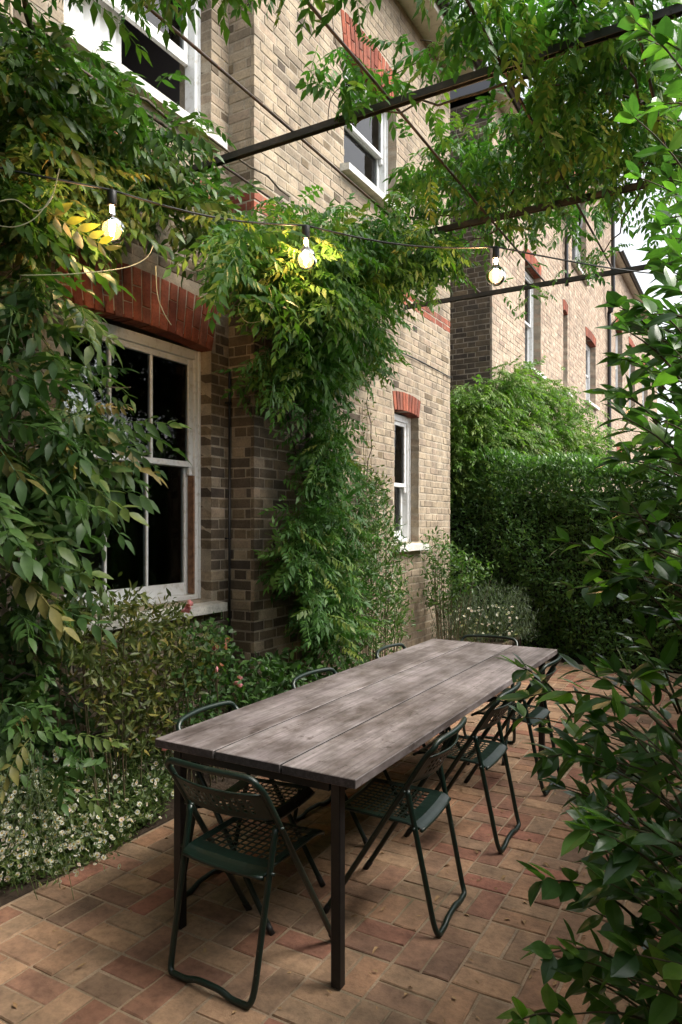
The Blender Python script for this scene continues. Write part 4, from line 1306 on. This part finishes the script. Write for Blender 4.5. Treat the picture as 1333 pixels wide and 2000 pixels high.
# unseen roof of leaves added over the near end to shade the terrace
ws_shade = PieceSet(wc, 'leaf', 'foliage', [ML_WIST], T_WIST2, 0)
NC = 1500
Cn = np.stack([rng.uniform(-3.3, -.75, NC), rng.uniform(-2.2, 3.4, NC), rng.uniform(3.75, 4.35, NC)], 1)
px_, py_, pz_ = project(Cn)
keep = (py_ < -70) | (pz_ < .2) | (px_ < -120) | (px_ > 1460)
sprays(ws_shade, Cn[keep], 3, (0, 0, .1), (0.8, 1.15), .4, upn=1)
m = MB()
vine(m, [(0.12, 4.9, -.02), (.08, 4.85, 1.2), (.1, 4.95, 2.4), (.02, 4.9, 3.85)], .04, .022, .012); m.wobj('trunk', M_BARK, wc)
m = MB()
for pts in ([(.02, 4.9, 3.85), (-.5, 4.4, 3.97), (-1.0, 3.7, 3.95), (-1.4, 3.2, 3.98)], [(.02, 4.9, 3.85), (-.6, 5.0, 3.96), (-1.4, 4.9, 3.95)], [(-.5, 4.4, 3.97), (-.6, 3.6, 3.95), (-.9, 2.8, 3.95)],
            [(-1.0, 3.7, 3.95), (-1.6, 3.6, 3.93), (-2.0, 3.4, 3.85)], [(-1.4, 4.9, 3.95), (-1.8, 5.4, 3.9), (-2.2, 5.7, 3.93)], [(-.6, 5.0, 3.96), (-.9, 5.9, 3.9), (-1.3, 6.5, 3.8)]):
    vine(m, pts, .009, .003, .02)
m.tube(smooth_path([A(650, -20, 4.0), A(652, 60, 4.0), A(672, 150, 4.05), A(676, 200, 4.1)], 6), .0025, 5)
m.tube(smooth_path([A(640, 260, 4.3), A(648, 190, 4.2), A(690, 160, 4.1), A(770, 145, 4.0), A(850, 100, 3.9)], 6), .003, 5)
m.wobj('stem', M_BARK, wc, kind='stuff')

# ---- climber on the house beyond the hedge
wd = plant('climber', (-2.9, 9.4, 0), 'mound of pale green climber on the dark house corner beyond the hedge', 'climber')
wsN = PieceSet(wd, 'leaf', 'foliage', [ML_NEIGH], T_WIST2, 300)
poly = [(870, 790), (900, 770), (950, 750), (975, 722), (1030, 720), (1075, 750), (1110, 775), (1150, 800), (1185, 850), (1200, 920), (870, 960)]
x, y = clumped(poly, 1000, 4, 9)
tt = 9.0 + np.clip(x - 962, 0, None) * .012 + rng.uniform(0, .55, len(x))
sprays(wsN, at_t(x, y, tt), 3, (0.5, -.6, .2), (0.75, 1.15), .5)
x, y = poly_pts([(880, 800), (960, 760), (1020, 740), (1100, 790), (1170, 860), (1180, 940), (880, 960)], 260)
sprays(wsN, at_t(x, y, 9.65 + np.clip(x - 962, 0, None) * .012), 2, (0.5, -.6, .2), (0.9, 1.2), .5)
m = MB(); vine(m, [(-2.9, 9.4, -.02), (-2.95, 9.45, 1.2), (-3.0, 9.9, 2.4), (-2.95, 10.6, 3.3)], .05, .02, .02); m.wobj('trunk', M_BARK, wd)

# ---- hedge between the gardens
hedge = plant('privet_hedge', (-1.2, 8.95, 0), 'tall dark clipped privet hedge closing the garden', 'hedge')
T_PRIV = leaf_templates(5, .062, .026, False, 4)
hs = PieceSet(hedge, 'leaf', 'foliage', [ML_HEDGE], T_PRIV, 300, minpx=6)
def lump(u, v): return .15 * np.sin(u * 2.3 + 1) * np.cos(v * 3.1) + .09 * np.sin(u * 5.7 + v * 4.2) + .05 * np.sin(u * 13.1 - v * 9.7)
n = 40000
hx = rng.uniform(-3.7, 2.2, n); hz = rng.uniform(0.02, 2.38, n)
top = 2.32 + .10 * np.sin(hx * 1.7) + .05 * np.sin(hx * 6.1)
hz = np.minimum(hz, top)
hy = 8.60 + lump(hx, hz) + rng.exponential(.045, n) + .10 * np.clip(hz - 1.9, 0, 1)
scatter(hs, np.stack([hx, hy, hz], 1), (0.8, 1.25), (0, -.8, 0), .45, .6, .6)
n = 9000
hx = rng.uniform(-3.7, 2.2, n); hy = rng.uniform(8.5, 9.35, n); hz = 2.30 + .10 * np.sin(hx * 1.7) + .05 * np.sin(hx * 6.1) + rng.uniform(-.06, .09, n)
scatter(hs, np.stack([hx, hy, hz], 1), (0.8, 1.3), (0, -.2, .6), .7, .6, .5)
n = 9000
hx = rng.uniform(-3.7, 2.2, n)
scatter(hs, np.stack([hx, rng.uniform(8.6, 9.3, n), rng.uniform(1.75, 2.3, n)], 1), (0.9, 1.4), (0, -.5, .2), .5, .6, .5)
for k in range(90):
    sx_, sz_ = rng.uniform(-3.2, 1.0), rng.uniform(.6, 2.3)
    b_ = np.array([sx_, 8.55 + lump(sx_, sz_), sz_])
    e_ = b_ + np.array([rng.normal(0, .08), -rng.uniform(.05, .16), rng.uniform(.05, .22)])
    u_ = rng.random((16, 1))
    scatter(hs, b_ + (e_ - b_) * u_ + rng.normal(0, .01, (16, 3)), (.7, 1.1), (0, -.5, .3), .6, .6, .5)
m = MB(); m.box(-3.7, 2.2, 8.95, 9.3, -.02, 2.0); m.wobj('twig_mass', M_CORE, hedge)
OCCL.append(np.stack([np.random.default_rng(1).uniform(-3.7, 2.2, 4000), np.full(4000, 8.7), np.random.default_rng(2).uniform(0, 2.2, 4000)], 1))

# ---- glossy evergreen reaching in from the open side
ev_ = plant('evergreen_shrub', (0.22, 1.75, 0), 'tall glossy evergreen shrub reaching in over the paving from the open side', 'shrub')
_rg = random.Random(6)
T_GLOSS = [leaf_fine(_rg, _rg.uniform(.075, .105), _rg.uniform(.036, .048)) for _ in range(14)]
es = PieceSet(ev_, 'leaf', 'foliage', [ML_GLOSS], T_GLOSS, 300)
stem = MB()
trunks = [[(.22, 1.75, -.02), (.18, 1.75, 1.0), (.12, 1.8, 2.0), (.0, 1.85, 3.0), (-.1, 1.95, 3.9)], [(.3, 1.5, -.02), (.2, 1.45, .8), (.12, 1.5, 1.8), (.08, 1.5, 3.0)],
          [(.2, 2.3, -.02), (.1, 2.3, .9), (.05, 2.35, 2.0), (-.05, 2.4, 3.2)]]
tp = []
for i, p in enumerate(trunks):
    m = MB(); vine(m, p, .026, .009, .008); m.wobj('trunk', M_BARK, ev_)
    tp += [np.array(q) for q in smooth_path(p, 10)]
tp = np.array(tp)
def sprig(ps, E, B, nl, size, fan=1.0, ybias=0.0):
    """a twig from B to its tip E with opposite leaves"""
    E, B = np.array(E), np.array(B)
    ax = E - B; Ln = np.linalg.norm(ax); ax = ax / Ln
    side = np.cross(ax, [0, 0, 1]); side /= max(np.linalg.norm(side), 1e-3)
    upv = np.cross(side, ax)
    ts = np.linspace(0.30, 1.0, nl)
    sag = .10 * Ln
    pts = [B + (E - B) * u + np.array([0, 0, sag * math.sin(math.pi * u)]) for u in np.linspace(0, 1, 6)]
    stem.tube(pts, [.0034, .003, .0026, .0022, .0018, .0013], 5)
    D_, N_, P_, S_ = [], [], [], []
    for k, u in enumerate(ts):
        p = B + (E - B) * u + np.array([0, 0, sag * math.sin(math.pi * u)])
        for sg in (-1, 1):
            roll = (k % 2) * 1.3 + rng.normal(0, .35)
            lat = side * math.cos(roll) + upv * math.sin(roll)
            d = ax * (0.55 + .5 * u) + sg * lat * fan * rng.uniform(.7, 1.1) + np.array([0, 0, -.35]) + rng.normal(0, .15, 3)
            D_.append(d); N_.append(upv + np.array([0, 0, .5]) + rng.normal(0, .35, 3)); P_.append(p)
            S_.append(size * rng.uniform(.72, 1.1) * (1 - .25 * u))
    D_.append(ax + rng.normal(0, .15, 3)); N_.append(upv + rng.normal(0, .3, 3)); P_.append(E); S_.append(size * .7)
    ps.add(scaled(frames(np.array(D_), np.array(N_)), np.array(S_)), np.array(P_))
def shrub_sprigs(poly, n, trange, nl=(3, 6), size=1.0, reach=(.16, .34), drop=.0):
    x, y = poly_pts(poly, n)
    for px, py in zip(x, y):
        t = rng.uniform(*trange)
        E = at_t(np.array(px), np.array(py), np.array(t))
        q = tp[np.argmin(np.linalg.norm(tp - (E + np.array([.1, 0, -.25])), axis=1))]
        dirn = q - E; L_ = np.linalg.norm(dirn)
        B = E + dirn / L_ * min(rng.uniform(*reach), L_) + rng.normal(0, .04, 3) + np.array([0, 0, -.04])
        sprig(es, E, B, rng.integers(*nl), size * rng.uniform(.85, 1.1))
        if rng.random() < .5: stem.tube(smooth_path([B, (B + q) / 2 + np.array([0, 0, -.05]), q], 4), .004, 5)
for poly, n, tr in (([(1250, -20), (1345, -20), (1345, 420), (1290, 430), (1215, 330), (1235, 250), (1225, 150), (1240, 60)], 17, (1.5, 2.4)),
                    ([(1270, 430), (1345, 420), (1345, 700), (1240, 700), (1225, 640), (1285, 560)], 34, (1.4, 2.2)),
                    ([(1215, 690), (1345, 650), (1345, 1010), (1240, 1000), (1200, 930), (1190, 860), (1215, 790)], 28, (1.4, 2.2)),
                    ([(1120, 1030), (1240, 960), (1345, 960), (1345, 1280), (1240, 1290), (1210, 1200), (1150, 1110)], 26, (1.4, 2.2)),
                    ([(1010, 1290), (1050, 1340), (1130, 1290), (1230, 1270), (1345, 1260), (1345, 1700), (1240, 1640), (1130, 1620), (1080, 1540), (1060, 1420), (1020, 1400)], 40, (1.35, 2.0)),
                    ([(1150, 1620), (1345, 1560), (1345, 2010), (1130, 2010), (1085, 1880), (1120, 1840), (1150, 1750)], 36, (1.15, 1.7))):
    shrub_sprigs(poly, n, tr)
# single shoots that stand clear of the mass
for (ex, ey, bx_, by_, t, nl) in ((1010, 1300, 1120, 1400, 1.7, 5), (1060, 1720, 1250, 1800, 1.35, 6), (1020, 1990, 1130, 2010, 1.2, 4), (1080, 1860, 1240, 1900, 1.3, 6), (1195, 770, 1290, 830, 1.7, 5),
                                  (1190, 1150, 1290, 1120, 1.7, 5), (1110, 1060, 1240, 1130, 1.7, 4), (1120, 1150, 1240, 1180, 1.8, 4), (1070, 1480, 1180, 1500, 1.6, 5), (1210, 600, 1310, 700, 1.7, 5), (1205, 700, 1300, 760, 1.8, 5)):
    sprig(es, at_t(np.array(float(ex)), np.array(float(ey)), np.array(t)), at_t(np.array(float(bx_)), np.array(float(by_)), np.array(t + .1)), nl, 1.0)
stem.wobj('twig', M_TWIG, ev_, kind='stuff')

# ---- unseen hedge added along the open side and behind, to shade the terrace
row = plant('added_shade_hedge', (.95, 3.0, 0), 'unseen tall laurel hedge added around the terrace to shade it', 'hedge')
T_LAU = leaf_templates(4, .10, .042, False, 21)
ls = PieceSet(row, 'leaf', 'foliage', [ML_GLOSS], T_LAU, 0)
n = 6500
ly = rng.uniform(-2.5, 8.3, n); lz = rng.uniform(.02, 2.75, n)
lx = .55 + .12 * np.sin(ly * 2.1) * np.cos(lz * 2.3) + rng.exponential(.06, n)
scatter(ls, np.stack([lx, ly, lz], 1), (.8, 1.2), (-.8, 0, 0), .3, .6, .6)
scatter(ls, np.stack([rng.uniform(.5, 1.4, 1500), rng.uniform(-2.5, 8.3, 1500), rng.uniform(2.65, 2.9, 1500)], 1), (.8, 1.2), (-.1, 0, .6), .7, .6, .5)
n = 3000
bx_ = rng.uniform(-3.4, .8, n); bz_ = rng.uniform(.02, 3.2, n)
scatter(ls, np.stack([bx_, -2.35 + .1 * np.sin(bx_ * 3) - rng.exponential(.06, n), bz_], 1), (.8, 1.2), (0, .8, 0), .3, .6, .6)
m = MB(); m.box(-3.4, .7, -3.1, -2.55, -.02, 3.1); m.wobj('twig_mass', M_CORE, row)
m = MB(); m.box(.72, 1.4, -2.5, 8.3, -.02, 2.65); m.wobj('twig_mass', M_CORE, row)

# ---- border plants along the house
def bushy(ps, mb, poly, n, k, sd, xr, size, up=.4, out=(.5, -.3, 0), tfun=None, base_z=0.0, nst=26, jit=.8):
    x, y = clumped(poly, n, k, sd)
    t = t_X(x, y, rng.uniform(*xr, len(x))) if tfun is None else tfun(x, y)
    P = at_t(x, y, t)
    P[:, 2] = np.maximum(P[:, 2], base_z + .01)
    scatter(ps, P, size, out, up, jit)
    idx = rng.integers(0, len(P), nst)
    c0 = P[:, :2].mean(0)
    for q in P[idx]:
        b = np.array([c0[0] + (q[0] - c0[0]) * .4, c0[1] + (q[1] - c0[1]) * .6, base_z - .01])
        mb.tube(smooth_path([b, (b + q) / 2 + np.array([rng.normal(0, .03), rng.normal(0, .03), .04]), q], 4), [.005 - .0004 * i for i in range(9)], 5)
    return P
ol = plant('nandina_shrub', (-3.0, 3.0, 0), 'olive and gold leaved shrub under the large window sill', 'shrub')
T_OL = leaf_templates(6, .062, .019, True, 8)
ps = PieceSet(ol, 'leaf', 'foliage', [ML_OLIVE], T_OL, 300); m = MB()
bushy(ps, m, [(120, 1190), (160, 1140), (215, 1170), (260, 1150), (330, 1165), (385, 1215), (430, 1250), (425, 1330), (360, 1370), (320, 1420), (300, 1480), (220, 1450), (160, 1360), (110, 1290)], 3400, 9, 11, (-3.2, -2.72), (.7, 1.15), .25, (.5, -.3, 0))
m.wobj('stem', M_TWIG, ol, kind='stuff')

un = plant('ivy', (-3.15, 2.2, 0), 'dark ivy filling the shade at the wall foot below the yellowing wisteria', 'climber')
T_IV = leaf_templates(5, .055, .045, True, 18)
ps = PieceSet(un, 'leaf', 'foliage', [ML_MID], T_IV, 300); m = MB()
bushy(ps, m, [(-40, 1200), (110, 1220), (160, 1380), (290, 1460), (300, 1540), (100, 1560), (-40, 1500)], 1500, 6, 14, (-3.32, -3.05), (.7, 1.2), -.2, (.8, -.3, 0))
m.wobj('stem', M_TWIG, un, kind='stuff')

rose = plant('rose_bush', (-2.95, 3.75, 0), 'rose bush with pink blooms beside the table, below the window sill', 'shrub')
T_RO = leaf_templates(5, .042, .026, True, 9)
ps = PieceSet(rose, 'leaf', 'foliage', [ML_MID], T_RO, 300); m = MB()
bushy(ps, m, [(360, 1235), (420, 1215), (470, 1290), (490, 1330), (480, 1400), (440, 1450), (370, 1430), (345, 1340)], 1500, 7, 10, (-3.15, -2.7), (.7, 1.2), .2)
m.wobj('stem', M_TWIG, rose, kind='stuff')
def rose_template(r):
    V, F = [], []
    for ring, (nn, rad, tilt, s) in enumerate(((3, .004, 1.3, .018), (5, .008, 1.0, .024), (6, .012, .6, .028))):
        for k in range(nn):
            a = 2 * math.pi * k / nn + ring * .5 + r.uniform(-.2, .2)
            M_ = Matrix.Rotation(a, 4, 'Z') @ Matrix.Translation((0, rad, 0)) @ Matrix.Rotation(tilt, 4, 'X')
            v, f = leaf_geo(s, s * 1.1, .25, -.25, .6, True)
            b = len(V); V += [tuple(M_ @ Vector(p)) for p in v]; F += [tuple(b + i for i in q) for q in f]
    return Template(V, F)
T_ROSE = [rose_template(random.Random(40 + i)) for i in range(3)]
ps = PieceSet(rose, 'bloom', 'bloom_cluster', [ML_PINK], T_ROSE, 60, minpx=4)
fx = np.array([432, 427, 468, 466, 470, 369, 372, 420, 437, 325, 445, 362], float); fy_ = np.array([1300, 1308, 1327, 1335, 1342, 1180, 1188, 1262, 1262, 1465, 1250, 1195], float)
P = at_t(fx, fy_, t_X(fx, fy_, np.array([-2.72] * 9 + [-2.6] + [-2.75] * 2)))
scatter(ps, P, (.5, .9), (.5, -.4, .2), .6, .4)

lf = plant('leafy_perennial', (-2.95, 4.5, 0), 'low leafy perennials at the foot of the brick step behind the table', 'plant')
T_LP = leaf_templates(5, .07, .030, True, 10)
ps = PieceSet(lf, 'leaf', 'foliage', [ML_MID], T_LP, 300); m = MB()
bushy(ps, m, [(470, 1310), (530, 1285), (590, 1290), (640, 1280), (700, 1290), (740, 1300), (640, 1350), (560, 1390), (480, 1400)], 1100, 6, 10, (-3.05, -2.65), (.7, 1.2), .25)
m.wobj('stem', M_GSTEM, lf, kind='stuff')

nr = plant('jasmine_shrub', (-2.9, 5.6, 0), 'upright narrow leaved shrub against the wing, left of its small lower window', 'shrub')
T_NR = leaf_templates(6, .068, .017, True, 11)
ps = PieceSet(nr, 'leaf', 'foliage', [ML_NARROW], T_NR, 300); m = MB()
bushy(ps, m, [(690, 1000), (720, 930), (750, 950), (765, 1010), (790, 1080), (785, 1180), (800, 1230), (770, 1270), (700, 1290), (660, 1290), (690, 1180), (700, 1080)], 3600, 8, 9, (-3.05, -2.6), (.7, 1.15), .5, (.5, -.3, 0))
m.wobj('stem', M_TWIG, nr, kind='stuff')

tr_ = plant('trailing_rose', (-3.05, 5.9, 0), 'thin straggly climber on the brick left of the small lower window', 'climber')
T_TR = leaf_templates(4, .04, .02, True, 12)
ps = PieceSet(tr_, 'leaf', 'foliage', [ML_OLIVE], T_TR, 300); m = MB()
bushy(ps, m, [(700, 900), (735, 900), (755, 960), (730, 1010), (705, 980)], 260, 4, 10, (-3.1, -3.0), (.7, 1.1), .2, nst=8)
bushy(ps, m, [(705, 770), (730, 770), (735, 890), (715, 890)], 60, 3, 8, (-3.11, -3.07), (.6, 1.0), .2, nst=3)
m.wobj('stem', M_TWIG, tr_, kind='stuff')

co = plant('corner_shrub', (-2.75, 7.3, 0), 'loose light green shrub at the far corner of the brick wing', 'shrub')
T_CO = leaf_templates(5, .06, .022, True, 13)
ps = PieceSet(co, 'leaf', 'foliage', [ML_NARROW], T_CO, 300); m = MB()
bushy(ps, m, [(825, 1060), (850, 1045), (890, 1070), (930, 1095), (965, 1110), (930, 1130), (900, 1170), (870, 1200), (835, 1180), (830, 1110)], 1300, 6, 8, (-2.95, -2.55), (.7, 1.15), .5, tfun=lambda x, y: rng.uniform(7.3, 7.9, len(x)), nst=34)
m.wobj('stem', M_TWIG, co, kind='stuff')

lv = plant('lavender_clump', (-2.5, 7.9, .3), 'feathery grey green clump with tiny white flowers on the raised bed', 'plant')
T_LV = leaf_templates(4, .06, .006, False, 14)
ps = PieceSet(lv, 'leaf', 'foliage', [ML_GREY], T_LV, 200, minpx=7); m = MB()
P = bushy(ps, m, [(850, 1180), (900, 1165), (960, 1150), (1020, 1160), (1045, 1210), (1040, 1250), (850, 1250)], 5200, 12, 8, (0, 0), (.7, 1.3), 1.4, (.1, -.2, 0), tfun=lambda x, y: rng.uniform(7.6, 8.3, len(x)), base_z=.3, nst=40, jit=.6)
m.wobj('stem', M_GSTEM, lv, kind='stuff')
def daisy_template(r, rad=.0115, n=12):
    V, F, MI = [], [], []
    for k in range(n):
        a = 2 * math.pi * k / n + r.uniform(-.1, .1); w = .22
        z = r.uniform(-.0005, .003)
        V += [(math.cos(a - w * .6) * rad * .3, math.sin(a - w * .6) * rad * .3, 0), (math.cos(a - w) * rad, math.sin(a - w) * rad, z), (math.cos(a + w) * rad, math.sin(a + w) * rad, z), (math.cos(a + w * .6) * rad * .3, math.sin(a + w * .6) * rad * .3, 0)]
        b = 4 * k; F.append((b, b + 1, b + 2, b + 3)); MI.append(0)
    b = len(V)
    for k in range(8):
        a = 2 * math.pi * k / 8; V.append((math.cos(a) * rad * .34, math.sin(a) * rad * .34, .0012))
    V.append((0, 0, .0028))
    for k in range(8): F.append((b + k, b + (k + 1) % 8, b + 8)); MI.append(1)
    T = Template(V, F, MI); return T
T_DAISY = [daisy_template(random.Random(60 + i)) for i in range(4)]
def flowers(ps, P, size, face):
    n = len(P)
    nn = np.asarray(face) + rng.normal(0, .35, (n, 3))
    ps.add(scaled(frames(rng.normal(0, 1, (n, 3)), nn), rng.uniform(*size, n)), P)
ps = PieceSet(lv, 'flower', 'flower_sprinkle', [ML_PETAL, M_YELLOW], T_DAISY, 120, minpx=2)
x, y = poly_pts([(860, 1190), (1000, 1180), (1030, 1240), (860, 1245)], 90)
flowers(ps, at_t(x, y, rng.uniform(7.5, 7.9, 90)), (1.0, 1.6), (.2, -.5, .8))

da = plant('daisy_border', (-2.95, 2.3, 0), 'mat of small white daisies spilling onto the paving from the border', 'plant')
T_DL = leaf_templates(5, .034, .009, False, 15)
ps = PieceSet(da, 'leaf', 'foliage', [ML_DAISY], T_DL, 200); m = MB()
dpoly = [(-30, 1540), (60, 1500), (150, 1490), (250, 1460), (335, 1450), (345, 1540), (300, 1600), (250, 1640), (190, 1680), (100, 1712), (-30, 1745)]
def dt(x, y):
    # the mat slopes from the paving edge up to the wall
    z = np.interp(1745 - (y + .43 * x), [0, 250], [0.0, .46])
    z = np.clip(z, .0, .5)
    r_ = ray(x, y)
    tz = (z - CAMH) / r_[:, 2]
    return np.clip(tz, None, t_X(x, y, np.full(len(x), -3.28))) - rng.exponential(.03, len(x)) + .03
bushy(ps, m, dpoly, 11000, 10, 7, (0, 0), (.7, 1.5), .9, (.4, -.3, 0), tfun=dt, nst=60)
m.wobj('stem', M_GSTEM, da, kind='stuff')
ps = PieceSet(da, 'flower', 'flower_sprinkle', [ML_PETAL, M_YELLOW], T_DAISY, 300, minpx=3)
x, y = clumped(dpoly, 700, 7, 18)
P = at_t(x, y, dt(x, y) - .05)
P[:, 2] = np.maximum(P[:, 2], .02)
flowers(ps, P, (.7, 1.25), (.45, -.6, .7))

rm = plant('rosemary', (-3.0, 1.75, 0), 'wispy grey rosemary sprigs at the left of the daisies', 'shrub')
T_RM = leaf_templates(3, .022, .0035, False, 16)
ps = PieceSet(rm, 'leaf', 'foliage', [ML_GREY], T_RM, 150); m = MB()
for k in range(26):
    px, py = rng.uniform(-30, 85), rng.uniform(1440, 1560)
    E = at_t(np.array(px), np.array(py), np.array(rng.uniform(3.0, 3.25)))
    B = np.array([E[0] + rng.normal(0, .08), E[1] + rng.normal(0, .08), .01])
    pts = np.array(smooth_path([B, (B + E) / 2 + np.array([rng.normal(0, .03), rng.normal(0, .03), 0]), E], 10))
    m.tube(pts, .0016, 4)
    q = pts[rng.integers(5, len(pts), 55)] + rng.normal(0, .002, (55, 3))
    scatter(ps, q, (.7, 1.2), (0, 0, .6), .4, .8)
m.wobj('stem', M_GSTEM, rm, kind='stuff')

# ---- shed leaves on the paving
T_FALL = leaf_templates(4, .055, .018, True, 17, (-.3, .4), (.1, .5))
for (px, py) in ((400, 1850), (985, 1668), (1040, 1640), (935, 1668), (905, 1785), (985, 1795), (1025, 1805), (1095, 1690), (1130, 1702), (950, 1560), (900, 1540), (700, 1790), (740, 1850), (860, 1750), (880, 1690), (1060, 1685), (990, 1710), (930, 1720), (560, 1900), (150, 1890)):
    p = at_t(np.array(float(px)), np.array(float(py)), t_Z(np.array(float(px)), np.array(float(py)), 0.006))
    o = bpy.data.objects.new('fallen_leaf', random.choice(T_FALL).mesh('fallen_leaf', [M_DEAD]))
    link(o); o.location = (p[0], p[1], .006); o.rotation_euler = (random.uniform(-.2, .2), random.uniform(-.2, .2), random.uniform(0, 6.28)); s_ = random.uniform(.5, 1.0); o.scale = (s_, s_, s_)
    tag(o, 'small dry brown leaf lying on the brick paving', 'leaf', 'dry leaves shed on the paving')
# fine litter that gathers in the joints
T_LIT = leaf_templates(4, .022, .009, False, 19, (-.3, .5), (.1, .6))
lp = empty('leaf_litter', (-1.2, 3.2, 0), 0, 'scatter of tiny dry leaf scraps on the brick paving', 'leaf litter')
lps = PieceSet(lp, 'scrap', 'scraps', [M_DEAD], T_LIT, 0)
n = 420
lx = np.where(rng.random(n) < .6, rng.normal(-.85, .35, n), rng.uniform(-2.7, -.3, n)); ly = rng.uniform(1.2, 7.5, n)
a_ = rng.uniform(0, 6.28, n)
lps.add(scaled(frames(np.stack([np.cos(a_), np.sin(a_), rng.normal(0, .12, n)], 1), np.array([0, 0, 1]) + rng.normal(0, .2, (n, 3))), rng.uniform(.4, 1.5, n)), np.stack([lx, ly, np.full(n, .006)], 1))
finish_sets()
